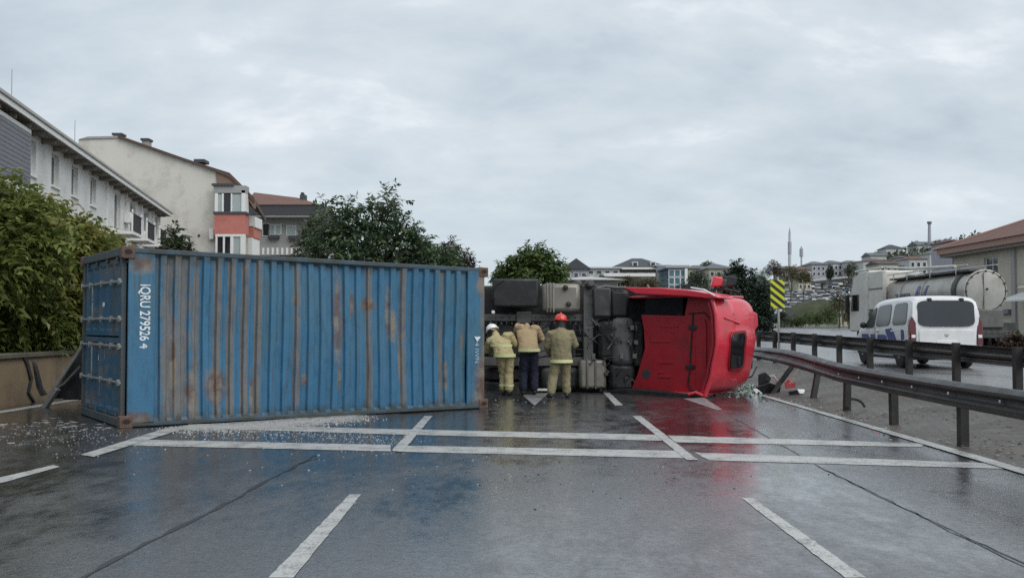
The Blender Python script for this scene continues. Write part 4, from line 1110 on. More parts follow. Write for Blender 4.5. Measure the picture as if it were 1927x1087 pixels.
MB().box((.1, .1, .85), (2.2, 10, 1.2)).mk('frame', M['black_metal'], tk, rel=None)
MB().box((.02, 2.0, 1.2), (.16, 9.2, 1.72)).mk('side_skirt', M['steel'], tk, rel=None, bevel=.02)
MB().box((-.02, 4.5, .5), (.1, 8.6, .95)).mk('side_guard', M['grey_metal'], tk, rel=None, bevel=.02)
for y in (1.6, 2.9, 4.2, 10.2, 12.9):
    for x in (.15, 2.15): wheel(tk, (x, y, .5), .5, .34)
cabm = MB()
cabm.prism([(-.25, 11.0, .75), (-.25, 13.75, .75), (-.25, 13.85, 1.2), (-.25, 13.8, 2.0), (-.25, 13.45, 3.15), (-.25, 13.05, 3.55), (-.25, 12.2, 3.95), (-.25, 11.0, 3.98)], (2.5, 0, 0))
cab_t = cabm.mk('cab', M['white_dirty'], tk, rel=None, bevel=.08, sharp=50)
MB().prism([(-.27, 12.25, 1.85), (-.27, 13.55, 1.85), (-.27, 13.3, 2.75), (-.27, 12.25, 2.75)], (.03, 0, 0)).mk('side_window', M['pane_black'], cab_t, rel=None, bevel=.02)
MB().prism([(-.15, 13.9, 1.85), (2.15, 13.9, 1.85), (2.1, 13.55, 3.0), (-.1, 13.55, 3.0)], (0, .02, 0)).mk('windscreen', M['pane_black'], cab_t, rel=None)
MB().box((-.60, 13.35, 1.75), (-.38, 13.55, 2.75)).mk('mirror', M['black'], cab_t, rel=None, bevel=.05)
MB().tube([(-.26, 13.4, 2.7), (-.45, 13.45, 2.72)], .03, 6).mk('mirror_arm', M['black'], cab_t, rel=None)
MB().box((-.2, 8.9, 1.9), (.0, 10.95, 3.85)).mk('side_fairing', M['white_dirty'], tk, rel=None, bevel=.04)
MB().box((.0, 9.9, 1.2), (2.1, 10.9, 3.85)).mk('headboard', M['white_dirty'], tk, rel=None, bevel=.04)
MB().box((-.215, 8.95, 2.92), (-.195, 10.9, 3.0)).mk('fairing_joint', M['grey_metal'], tk, rel=None)
MB().box((-.24, 8.6, .7), (-.05, 10.9, 1.8)).mk('fuel_tank', M['black'], tk, rel=None, bevel=.08)
MB().tube([(-.1, 8.8, 4.0), (-.05, 5.5, 3.75), (.1, 1.2, 3.62)], .06, 8).mk('hose_tube', M['white_dirty'], tk, rel=None)
MB().tube([(-.2, 12.9, 4.0), (-.15, 9.0, 4.02)], .05, 8).mk('roof_edge', M['white_dirty'], tk, rel=None)

# ---- chevron sign
M['yellow'] = pm('fluorescent yellow sheeting', (.58, .62, .03), .4, var=.1)
sg = thing('chevron_sign', 'yellow and black striped hazard marker sign on a slim post by the upper guard rail', 'sign', (7.95, 30.2, .4))
MB().tube([(8.0, 30.25, .2), (7.97, 30.25, 2.9)], .035, 10).mk('post', M['galv'], sg)
s0, s1 = px(1450, 580, 30.2), px(1476, 527, 30.2)
MB().box((s0.x, 30.18, s0.z), (s1.x, 30.21, s1.z)).mk('plate', M['yellow'], sg, bevel=.01)
sw, sh_ = s1.x - s0.x, s1.z - s0.z
for k in range(6):
    z0 = s0.z + sh_ * (-.42 + k * .27)
    pl = [(0, z0 + sh_ * .40), (0, z0 + sh_ * .535), (sw, z0 + sh_ * .135), (sw, z0)]
    # clip to the plate
    def clip(pl, zc, keep_below):
        o = []
        for i in range(len(pl)):
            a, b = pl[i - 1], pl[i]
            ia, ib = (a[1] <= zc) == keep_below, (b[1] <= zc) == keep_below
            if ia != ib:
                t = (zc - a[1]) / (b[1] - a[1]); o.append((a[0] + t * (b[0] - a[0]), zc))
            if ib: o.append(b)
        return o
    pl = clip(pl, s1.z, True)
    if len(pl) > 2: pl = clip(pl, s0.z, False)
    if len(pl) > 2: MB().prism([(s0.x + x, 30.176, z) for x, z in pl], (0, .006, 0)).mk('stripe', M['black'], sg)

# ---- wreckage by the near guard rail
M['shard_red'] = pm('broken red plastic', (.42, .05, .06), .4, coat=.3)
M['shard_pink'] = pm('snapped rod', (.45, .30, .26), .5)
M['glassbits'] = pm('green crushed glass', (.20, .34, .28), .2, var=.4, scale=20)
def scrap(name, label, pts, Y, mat, cat, th=.04, jit=.12, seed=1):
    r = random.Random(seed)
    P = [px(u, v, Y + r.uniform(-jit, jit)) for u, v in pts]
    o = MB().prism(P, (r.uniform(-.02, .03), th, r.uniform(0, .02))).mk(name, M[mat], None, bevel=.006)
    return tag(o, label, cat, 'wreckage strewn by the near guard rail')
scrap('bumper_piece', 'black folded bumper piece standing on edge in the wreckage', [(1428, 705), (1440, 700), (1452, 710), (1447, 722), (1462, 722), (1468, 736), (1428, 730)], 22.3, 'black', 'wreckage', .15, .2, 1)
scrap('fairing_piece', 'curved white fairing piece leaning on black wreckage', [(1448, 707), (1457, 706), (1464, 716), (1467, 727), (1459, 728), (1454, 718)], 22.0, 'white_plastic', 'wreckage', .06, .08, 2)
scrap('fender_piece', 'dark flat fender piece lying beside the heap of crushed glass', [(1424, 728), (1450, 720), (1470, 728), (1466, 742), (1440, 742)], 21.7, 'black', 'wreckage', .08, .2, 3)
scrap('lamp_piece', 'broken red lamp piece below the leaning thin rod', [(1476, 720), (1484, 713), (1492, 722), (1497, 717), (1497, 729), (1478, 731)], 21.6, 'shard_red', 'wreckage', .06, .1, 4)
scrap('grille_piece', 'small black grille piece with a white scrap on it', [(1483, 737), (1500, 733), (1512, 738), (1508, 745), (1486, 744)], 20.6, 'black', 'wreckage', .1, .1, 5)
scrap('panel_scrap', 'small white panel scrap against the leaning rail post', [(1502, 733), (1515, 733), (1513, 740), (1505, 740)], 20.4, 'white_plastic', 'wreckage', .03, .03, 6)
scrap('panel_scrap', 'long white panel scrap lying at the edge of the crushed glass', [(1417, 732), (1424, 731), (1436, 741), (1425, 743)], 21.6, 'white_plastic', 'wreckage', .03, .05, 7)
o = MB().tube([px(1494, 689, 21.5), px(1484, 702, 21.5), px(1472, 718, 21.6)], .03, 6).mk('steel_rod', M['black_metal'], None); tag(o, 'thin dark steel rod leaning on the bent guard rail', 'wreckage', 'wreckage strewn by the near guard rail')
o = MB().tube([px(1504, 690, 21.2), px(1494, 706, 21.2), px(1486, 722, 21.2)], .012, 6).mk('trim_strip', M['shard_pink'], None); tag(o, 'pale trim strip leaning beside the thin dark rod', 'wreckage', 'wreckage strewn by the near guard rail')
c = px(1609, 768, 17.0); mbq = MB()
mbq.tube([c + Vector((.16 * math.cos(q), .12 * math.sin(q), .03 + .12 * math.sin(q) if math.sin(q) > 0 else .03)) for q in [math.pi * 1.25 * k / 12 for k in range(13)]], .022, 7)
o = mbq.mk('tyre_strip', M['rubber'], None); tag(o, 'curled black rubber strip lying on the verge behind a rail post', 'wreckage', 'wreckage strewn by the near guard rail')
o = MB().tube([px(1526, 750, 20.0), px(1535, 745, 20), px(1548, 751, 19.8)], .025, 6).mk('hose_piece', M['shard_red'], None); tag(o, 'short dark red hose piece at the foot of the leaning post', 'wreckage', 'wreckage strewn by the near guard rail')

def flakes(name, area, n, size, mats, seed, flat=.35, label=None):
    """small angular chips strewn on the road"""
    r = random.Random(seed); mb = MB()
    for _ in range(n):
        p, s = area(r); s *= size * r.uniform(.4, 1.5); q = r.uniform(0, 6.28)
        vs = []
        for k in range(4):
            a = q + k * math.pi / 2 + r.uniform(-.4, .4); vs.append(p + Vector((math.cos(a) * s, math.sin(a) * s * r.uniform(.5, 1.2), .002)))
        vs.append(p + Vector((0, 0, s * flat * r.uniform(.5, 1.5) + .003)))
        mb.add(vs, [(0, 1, 4), (1, 2, 4), (2, 3, 4), (3, 0, 4), (3, 2, 1, 0)], r.randrange(len(mats)))
    o = mb.mk(name, [M[m] for m in mats], None, sharp=None); return tag(o, label, None, None, 'stuff')
def along(pts, spread, vspread):
    def f(r):
        i = r.randrange(len(pts) - 1); t = r.random()
        u = pts[i][0] + (pts[i + 1][0] - pts[i][0]) * t; v = pts[i][1] + (pts[i + 1][1] - pts[i][1]) * t
        return gp(u + r.gauss(0, spread), v + abs(r.gauss(0, vspread)) - vspread * .3), 1
    return f
M['spill'] = pm('pale spilled granules', (.36, .36, .35), .7, var=.2, scale=20)
def powder():
    m, nt, b = new_mat('pale powder film'); g = NG(nt)
    v = g.n('ShaderNodeTexCoord').outputs['Object']
    b.inputs['Base Color'].default_value = (.46, .46, .45, 1); b.inputs['Roughness'].default_value = .85
    at = g.n('ShaderNodeAttribute', attribute_name='tint').outputs['Fac']
    f_ = g.m('ADD', g.m('MULTIPLY', g.noise(v, 5, 6, .7), .6), g.m('MULTIPLY', g.noise(v, 38, 4, .7), .4))
    a = g.rng(g.m('ADD', f_, g.m('MULTIPLY', g.m('SUBTRACT', at, .5), .45)), .46, .66, 0, .62)
    g.l(a, b.inputs['Alpha'])
    return m
M['powder'] = powder()
up_ = [(300, 806), (350, 801), (420, 797), (500, 792), (580, 786), (660, 780), (740, 776)]; lo_ = [(290, 818), (350, 818), (420, 822), (500, 820), (580, 815), (660, 803), (750, 788)]
vs_, ts_ = [], []
for a, b in zip(up_, lo_):
    for j in range(4):
        p = gp(a[0] + (b[0] - a[0]) * j / 3, a[1] + (b[1] - a[1]) * j / 3); vs_.append((p.x, p.y, .0145)); ts_.append((.75, .9, .5, 0)[j] * (0 if a[0] in (300, 740) else 1))
ob_ = MB().add(vs_, [(i * 4 + j, i * 4 + j + 1, i * 4 + j + 5, i * 4 + j + 4) for i in range(6) for j in range(3)]).mk('powder_film', M['powder'], None, sharp=None)
at_ = ob_.data.attributes.new('tint', 'FLOAT', 'POINT'); at_.data.foreach_set('value', ts_); ob_['kind'] = 'stuff'; ob_['label'] = 'pale powder smeared on the wet road along the container'
flakes('spilled_granules', along([(330, 806), (430, 800), (520, 795), (600, 789), (680, 783)], 22, 7), 2600, .010, ['spill', 'white_plastic'], 3, label='pale granules spilled along the foot of the blue container')
flakes('spilled_granules', along([(380, 812), (520, 808), (640, 812), (740, 830)], 40, 14), 900, .009, ['spill'], 5)
flakes('glass_fragments', along([(-10, 800), (60, 795), (130, 790), (200, 800)], 30, 16), 55, .05, ['paint_faint', 'spill', 'paint_faint'], 4, .10, 'broken glass and plastic fragments scattered below the container doors')
flakes('glass_fragments', along([(-30, 800), (230, 815)], 60, 22), 380, .011, ['spill', 'paint_faint', 'paint_faint'], 14)
flakes('crushed_glass', along([(1392, 731), (1405, 726), (1422, 733)], 8, 6), 700, .04, ['glassbits', 'glassbits', 'spill', 'black'], 6, .9, 'heap of crushed greenish glass at the foot of the red cab')
flakes('crushed_glass', along([(1420, 738), (1500, 745), (1560, 765), (1700, 815)], 25, 9), 260, .02, ['glassbits', 'black', 'spill', 'shard_red'], 7, .5)
flakes('road_grit', along([(560, 850), (900, 870), (1300, 870)], 150, 40), 120, .012, ['spill', 'black'], 8)
flakes('road_grit', along([(930, 752), (1060, 758)], 30, 8), 30, .012, ['glassbits', 'spill', 'black'], 9)

def on_verge(r):
    y = r.choice([r.uniform(9.5, 20), r.uniform(9.5, 16)]); x = 5.32 + abs(r.gauss(0, .5)) if r.random() < .6 else r.uniform(5.4, 8)
    return Vector((min(x, 8), y, verge_z(min(x, 8), y))), 1
M['leaf_litter'] = pm('brown leaf litter', (.10, .062, .035), .8, var=.4, scale=20)
M['grit_pale'] = pm('pale grit', (.26, .24, .21), .8, var=.3, scale=20)
flakes('verge_litter', on_verge, 700, .022, ['leaf_litter', 'grit_pale', 'black', 'leaf_litter'], 31, .3, 'dead leaves and grit on the paved slope behind the near guard rail')

# ================================================================== BUILDINGS
M['stone_white'] = pm('whitish painted masonry', (.72, .72, .70), .85, var=.12, scale=.9, dirt=((.42, .41, .38), .6, .8, .48), bump=.3, bscale=9)
M['plaster_old'] = pm('stained cream plaster', (.61, .59, .535), .9, var=.12, scale=.35, dirt=((.30, .27, .22), .7, .55, .49), bump=.25, bscale=8)
M['plaster_grey'] = pm('grey plaster', (.33, .33, .32), .9, var=.1, scale=.5)
M['trim_white'] = pm('white trim', (.74, .74, .72), .6, var=.08)
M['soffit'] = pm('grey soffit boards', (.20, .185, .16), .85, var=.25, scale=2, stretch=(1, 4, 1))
M['fascia'] = pm('pale grey fascia', (.40, .40, .38), .7, var=.15, scale=1.5)
M['shutter'] = pm('grey roller shutter', (.17, .18, .20), .6, var=.1)
M['salmon'] = pm('salmon render', (.50, .18, .145), .8, var=.12, scale=2, dirt=((.30, .10, .08), .5, 1.5))
M['slate'] = pm('dark slate roof', (.055, .06, .07), .7, var=.25, scale=1.2)
M['tile_red'] = pm('old red clay tiles', (.15, .075, .058), .85, var=.35, scale=1.5, dirt=((.09, .065, .055), .7, 1.2))
M['tile_brown'] = pm('dark brown tiles', (.10, .065, .05), .85, var=.35, scale=1.5)
M['band_dark'] = pm('dark grey eaves cladding', (.055, .056, .062), .7, var=.12)
M['curtain'] = pm('pale glazing', (.36, .42, .41), .25, var=.12)
M['rail_iron'] = pm('dark balcony iron', (.04, .04, .045), .5)

def facade(P, d, n, s0, s1, z0, z1, holes, th=.25):
    """wall panel with real openings: P plan origin, d along, n outward (unit); holes (s0, z0, s1, z1)"""
    P, d, n = Vector((P[0], P[1], 0)), Vector((d[0], d[1], 0)), Vector((n[0], n[1], 0))
    S = sorted({s0, s1} | {h[0] for h in holes} | {h[2] for h in holes}); Z = sorted({z0, z1} | {h[1] for h in holes} | {h[3] for h in holes})
    pt = lambda s, z, o=0.0: P + d * s + n * o + Vector((0, 0, z))
    mb = MB(); inside = lambda s, z: any(h[0] < s < h[2] and h[1] < z < h[3] for h in holes)
    for i in range(len(S) - 1):
        for j in range(len(Z) - 1):
            if inside((S[i] + S[i + 1]) / 2, (Z[j] + Z[j + 1]) / 2): continue
            mb.add([pt(S[i], Z[j]), pt(S[i + 1], Z[j]), pt(S[i + 1], Z[j + 1]), pt(S[i], Z[j + 1])], [(0, 1, 2, 3)])
    for a, b, c, e_ in holes:
        q = [(a, b), (c, b), (c, e_), (a, e_)]
        for k in range(4):
            (sa, za), (sb_, zb) = q[k], q[(k + 1) % 4]
            mb.add([pt(sa, za), pt(sb_, zb), pt(sb_, zb, -th), pt(sa, za, -th)], [(0, 1, 2, 3)])
    return mb, pt
def window(parent, pt, h, depth=.12, mull=1, frame='trim_white', pane='pane', fw=.06, sill=True, th=.05, hbar=False):
    a, b, c, e_ = h; mb = MB()
    def bx(s0, z0, s1, z1, o0, o1, m=mb):
        m.hexa([pt(s0, z0, o0), pt(s1, z0, o0), pt(s1, z0, o1), pt(s0, z0, o1), pt(s0, z1, o0), pt(s1, z1, o0), pt(s1, z1, o1), pt(s0, z1, o1)])
    bx(a, b, c, b + fw, -depth - th, -depth); bx(a, e_ - fw, c, e_, -depth - th, -depth)
    bx(a, b + fw, a + fw, e_ - fw, -depth - th, -depth); bx(c - fw, b + fw, c, e_ - fw, -depth - th, -depth)
    for k in range(mull):
        s = a + (c - a) * (k + 1) / (mull + 1); bx(s - fw * .45, b + fw, s + fw * .45, e_ - fw, -depth - th, -depth)
    if hbar: bx(a + fw, b + (e_ - b) * .68, c - fw, b + (e_ - b) * .68 + fw, -depth - th, -depth - .004)
    wn = mb.mk('window', M[frame], parent)
    p = MB(); bx(a + fw * .5, b + fw * .5, c - fw * .5, e_ - fw * .5, -depth - th * .8, -depth - th * .5, p); p.mk('pane', M[pane], wn)
    if sill:
        s_ = MB(); bx(a - .08, b - .09, c + .08, b - .003, -.05, .09, s_); s_.mk('sill', M['trim_white'], wn)
    return wn

# ---- long white building whose eaves run away from us
b1 = thing('apartment_building', 'long whitish building with tall narrow windows and bracketed eaves beside the road', 'building', (-19, 50, 3))
d1 = Vector((-.1791, .9838, 0)); n1 = Vector((.9838, .1791, 0)); P1_ = (-10.9, 0)
k1 = 1 / .9838
hs = []
for y in (36.8, 40.0, 43.1, 46.5, 63.6): hs.append(((y - .55) * k1, 6.97, (y + .55) * k1, 8.23))
for y in (51.9, 56.0, 60.2): hs.append(((y - .75) * k1, 6.35, (y + .75) * k1, 8.25))
for y in (36.8, 40.0, 43.1, 46.5, 51.9, 56.0, 60.2, 63.6): hs.append(((y - .6) * k1, 3.95, (y + .6) * k1, 5.3))
mb, pt1 = facade(P1_, d1, n1, 24 * k1, 65.2 * k1, .8, 8.5, hs)
mb.mk('wall', M['stone_white'], b1, sharp=None)
for i, h in enumerate(hs): window(b1, pt1, h, .16, 1 if h[3] - h[1] < 1.5 else 1, 'trim_white', 'pane', .06)
def b1box(name, s0, z0, s1, z1, o0, o1, mat, par=b1, bevel=0):
    return MB().hexa([pt1(s0, z0, o0), pt1(s1, z0, o0), pt1(s1, z0, o1), pt1(s0, z0, o1), pt1(s0, z1, o0), pt1(s1, z1, o0), pt1(s1, z1, o1), pt1(s0, z1, o1)]).mk(name, M[mat], par, bevel=bevel)
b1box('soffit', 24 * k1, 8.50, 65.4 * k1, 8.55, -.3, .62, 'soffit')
b1box('fascia', 24 * k1, 8.48, 65.5 * k1, 8.66, .62, .68, 'trim_white')
b1box('gutter', 24 * k1, 8.66, 65.5 * k1, 8.80, .55, .74, 'fascia', bevel=.03)
rf = MB().add([pt1(24 * k1, 8.78, .68), pt1(65.5 * k1, 8.78, .68), pt1(65.5 * k1, 10.4, -6.2), pt1(24 * k1, 10.4, -6.2), pt1(65.5 * k1, 8.78, -13), pt1(24 * k1, 8.78, -13)], [(0, 1, 2, 3), (3, 2, 4, 5)]).mk('roof', M['fascia'], b1, sharp=None)
MB().add([pt1(65.2 * k1, .8, 0), pt1(65.2 * k1, .8, -12), pt1(65.2 * k1, 8.5, -12), pt1(65.2 * k1, 10.2, -6.2), pt1(65.2 * k1, 8.5, 0)], [(0, 1, 2, 3, 4)]).mk('end_wall', M['stone_white'], b1, sharp=None)
for k in range(21):
    s = (31.5 + k * 1.62) * k1; b1box('bracket', s, 8.32, s + .14, 8.495, .01, .5, 'soffit')
for y in (35.35, 49.2, 54.0, 58.2, 62.3): b1box('downpipe', (y - .06) * k1, .8, (y + .06) * k1, 8.49, .005, .12, 'trim_white')
b1box('shutter_bay', 31.6 * k1, 5.9, 35.2 * k1, 8.3, .004, .42, 'trim_white')
sh1 = b1box('roller_shutter', 31.8 * k1, 6.25, 35.05 * k1, 8.15, .425, .45, 'shutter')
for k in range(12):
    b1box('slat', 31.8 * k1, 6.26 + k * .157, 35.05 * k1, 6.26 + k * .157 + .13, .452, .462, 'shutter', sh1)
b1box('ledge', 24 * k1, 5.78, 69.3 * k1, 5.95, .004, .12, 'trim_white')
for y in (51.9, 56.0, 60.2):
    sl = b1box('balcony', (y - 1.25) * k1, 6.05, (y + 1.25) * k1, 6.2, .003, 1.0, 'trim_white')
    b1box('balcony_rail', (y - 1.25) * k1, 7.08, (y + 1.25) * k1, 7.13, .95, 1.0, 'rail_iron', sl)
    for k in range(17):
        s = (y - 1.22 + k * .1525) * k1; b1box('baluster', s, 6.2, s + .025, 7.08, .96, .985, 'rail_iron', sl)
    for e_ in (-1.25, 1.2):
        b1box('corner_post', (y + e_) * k1, 6.2, (y + e_ + .06) * k1, 7.3, .93, 1.0, 'trim_white', sl)
for y, z in ((53.9, 6.9), (58.1, 6.3), (62.2, 6.2)): b1box('air_conditioner', (y - .4) * k1, z, (y + .4) * k1, z + .55, .005, .36, 'white_plastic', bevel=.03)
for y in (38.4, 48): MB().tube([pt1(y * k1, 9.5, -1.2), pt1(y * k1, 11.2, -1.2)], .02, 5).mk('aerial', M['galv'], b1)

# ---- gabled building with the blank end wall
Yb = 72.0
b2 = thing('apartment_building', 'cream building with a blank stained end wall, two chimneys and salmon bay windows', 'building', (-24, Yb, 3))
def P2(u, v, Y=Yb): return px(u, v, Y)
out2 = [(120, 500), (148, 262), (165, 258), (222, 257), (262, 271), (345, 300), (400, 318), (428, 326), (441, 340), (441, 500)]
MB().prism([P2(*p) for p in out2], Vector((-.1791, .9838, 0)) * 13).mk('wall', M['plaster_old'], b2, sharp=None)
ver = [(222, 254), (262, 268), (345, 297), (400, 315), (432, 325), (479, 372)]
MB().prism([P2(u, v, Yb - .25) for u, v in ver] + [P2(u, v + (5 if u < 430 else 9), Yb - .25) for u, v in reversed(ver)], Vector((-.1791, .9838, 0)) * 13.4).mk('roof', M['tile_brown'], b2, sharp=None)
MB().prism([P2(u, v, Yb - .12) for u, v in [(405, 322), (430, 328), (480, 374), (478, 392), (455, 360), (440, 348), (408, 345)]], (0, .5, 0)).mk('roof_boarding', pm('rust stained boarding', (.24, .15, .11), .8, var=.2, dirt=((.14, .11, .09), .6, 1.5)), b2)
MB().prism([P2(u, v, Yb - .1) for u, v in [(148, 262), (165, 257), (222, 256), (222, 260), (165, 261)]], (0, 3, 0)).mk('parapet', M['plaster_grey'], b2)
for u0, u1, v0, v1 in ((208, 227, 249, 268), (262, 278, 259, 276)):
    c_ = MB(); a, b = P2(u0 + 2, v1), P2(u1 - 2, v0 + 3); c_.box((a.x, Yb + .3, a.z), (b.x, Yb + 1.0, b.z))
    ch_ = c_.mk('chimney', M['plaster_grey'], b2)
    a, b = P2(u0, v0 + 4), P2(u1, v0); MB().box((a.x, Yb + .2, a.z), (b.x, Yb + 1.1, b.z)).mk('cap', M['slate'], ch_)
a, b = P2(362, 304), P2(382, 298); MB().box((a.x, Yb + .3, a.z), (b.x, Yb + 1.5, b.z)).mk('roof_hatch', M['slate'], b2)
pbox(372, 441, 376, 445, Yb - .05, .1).mk('vent', M['black'], b2)
pbox(393, 430, 402, 450, Yb - .35, .3).mk('air_conditioner', M['trim_white'], b2, bevel=.03)
# glazed bays, one above the other
def bay(u0, u1, v0, v1, mat, name, Y=Yb - 1.0, d=1.0, par=b2, bevel=0): return pbox(u0, v0, u1, v1, Y, d).mk(name, M[mat], par, bevel=bevel)
bu = bay(403, 461, 402, 441, 'salmon', 'bay_panel')
bay(401, 463, 398, 402.5, 'slate', 'bay_ledge', Yb - 1.08, 1.1, bu)
bay(404, 410, 362, 398, 'trim_white', 'bay_column', par=bu); bay(454, 461.5, 358, 398, 'trim_white', 'bay_column', par=bu)
bay(417, 421, 364, 398, 'trim_white', 'mullion', Yb - .98, .2, bu); bay(434, 437, 364, 398, 'trim_white', 'mullion', Yb - .98, .2, bu)
for u0, u1, mt in ((410, 417, 'curtain'), (421, 434, 'pane_black'), (437, 454, 'curtain')): bay(u0, u1, 365, 398, mt, 'pane', Yb - .92, .05, bu)
bay(402, 462, 349, 363, 'plaster_grey', 'bay_hood', Yb - 1.0, 1.0, bu); bay(398, 440, 345, 349, 'slate', 'bay_roof', Yb - 1.15, 1.1, bu)
bl = bay(405, 461, 500, 520, 'salmon', 'bay_panel')
bay(405, 461, 440.5, 445, 'trim_white', 'bay_head', Yb - 1.01, .2, bl)
for u0, u1 in ((405, 409), (419, 423), (433, 439), (452, 461)): bay(u0, u1, 445, 500, 'trim_white', 'mullion', Yb - 1.0, .2, bl)
for u0, u1, mt in ((409, 419, 'pane_black'), (423, 433, 'pane_black'), (439, 452, 'curtain')): bay(u0, u1, 445, 500, mt, 'pane', Yb - .93, .05, bl)
# set-back front with its own small balconies
for (u0, u1, v0, v1, mt) in ((464, 478, 425, 447, 'salmon'), (468, 481, 408, 428, 'trim_white'), (466, 476, 447, 500, 'trim_white')):
    pbox(u0, v0, u1, v1, Yb + 2.5, 2.0).mk('balcony', M[mt], b2, bevel=.03)

# ---- grey building with the dark eaves band
Yc3 = 95.0
b3 = thing('apartment_building', 'grey building with dark eaves band and red tiled roof next to the dark tree', 'building', (-21, Yc3, 3))
pbox(466, 402, 606, 520, Yc3, 12).mk('wall', M['plaster_grey'], b3)
pbox(461, 385, 603, 404, Yc3 - 1.6, 14).mk('eaves_band', M['band_dark'], b3)
pbox(461, 404, 600, 408, Yc3 - 1.5, 1.4).mk('eaves_soffit', M['fascia'], b3)
rz = [px(u, v, y) for u, v, y in ((460, 385, Yc3 - 1.7), (604, 385, Yc3 - 1.7), (560, 372, Yc3 + 5), (478, 362, Yc3 + 5))]
rb = [Vector((p.x, p.y + (14.5 if i < 2 else 2.0), p.z)) for i, p in enumerate(rz)]
MB().add(rz + rb, [(0, 1, 2, 3), (3, 2, 6, 7), (7, 6, 5, 4), (0, 3, 7, 4), (1, 5, 6, 2)]).mk('roof', M['tile_red'], b3, sharp=None)
ch3 = pbox(564, 366, 574, 380, Yc3 + 3, 1).mk('chimney', M['slate'], b3)
pbox(566, 362, 571, 366, Yc3 + 3.2, .5).mk('cap', M['black'], ch3)
for u0, u1, v0, v1, mt in ((495, 506, 421, 443, 'pane_black'), (508, 516, 423, 440, 'curtain'), (519, 528, 423, 440, 'curtain'), (540, 556, 425, 442, 'curtain')):
    w3 = pbox(u0 - 1.5, v0 - 1.5, u1 + 1.5, v1 + 1.5, Yc3 - .08, .2).mk('window', M['trim_white'], b3)
    pbox(u0, v0, u1, v1, Yc3 - .1, .1).mk('pane', M[mt], w3)
pbox(504, 443, 524, 449, Yc3 - .5, .5).mk('flower_box', M['band_dark'], b3); pbox(542, 443, 565, 450, Yc3 - .5, .5).mk('flower_box', M['band_dark'], b3)
bb = pbox(480, 466, 566, 480, Yc3 - 1.2, 1.2).mk('balcony', M['plaster_grey'], b3)
for k in range(9): pbox(484 + k * 9, 466, 488 + k * 9, 479, Yc3 - 1.25, .1).mk('baluster', M['trim_white'], bb)

# ---- beige building with the red roof on the right
b4 = thing('house', 'beige house with red tiled hip roof and pink fascia behind the tanker truck', 'building', (33, 66, 0))
hs = [((69.5 - 1.0), 4.6, (69.5 + 1.0), 6.15), (61.0, 4.6, 63.0, 6.15), (69.5 - 1.0, 1.5, 69.5 + 1.0, 3.2), (61.0, 1.2, 63.0, 3.2), (55.5, 4.6, 57.5, 6.15)]
mb, pt4 = facade((33, 0), (0, 1), (-1, 0), 46, 75.5, 0, 6.5, hs)
M['beige'] = pm('beige render', (.50, .465, .39), .85, var=.08, scale=.5, dirt=((.33, .30, .25), .6, .6))
M['pink'] = pm('pinkish fascia', (.36, .23, .19), .8, var=.12)
mb.mk('wall', M['beige'], b4, sharp=None)
for h in hs: window(b4, pt4, h, .15, 1, 'trim_white', 'pane', .08)
MB().box((33, 75.4, 0), (47, 75.5, 6.5)).mk('end_wall', M['beige'], b4)
for y in (66.2, 58.8): MB().box((32.86, y - .25, 0), (32.996, y + .25, 6.5)).mk('pilaster', M['plaster_grey'], b4)
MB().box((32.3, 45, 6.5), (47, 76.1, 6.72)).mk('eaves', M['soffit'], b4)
MB().box((32.15, 44.9, 6.72), (47.2, 76.3, 7.15)).mk('fascia', M['pink'], b4)
e = [Vector(p) for p in ((32.0, 44.5, 7.15), (47.4, 44.5, 7.15), (47.4, 76.5, 7.15), (32.0, 76.5, 7.15), (39.7, 52.2, 10.1), (39.7, 68.8, 10.1))]
MB().add(e, [(0, 1, 4), (1, 2, 5, 4), (2, 3, 5), (3, 0, 4, 5)]).mk('roof', M['tile_red'], b4, sharp=None)
MB().tube([e[3], e[5]], .12, 6).mk('hip_ridge', M['pink'], b4)
MB().prism([(32.9, 65.0, 3.6), (31.4, 65.0, 3.05), (31.4, 65.0, 2.95), (32.9, 65.0, 3.45)], (0, -4, 0)).mk('awning', M['trim_white'], b4)
MB().box((32.9, 65.0, 3.85), (32.6, 59, 3.95)).mk('string_course', M['trim_white'], b4)
MB().box((32.7, 66.6, 2.2), (32.98, 69, 2.5)).mk('string_course', M['shutter'], b4)

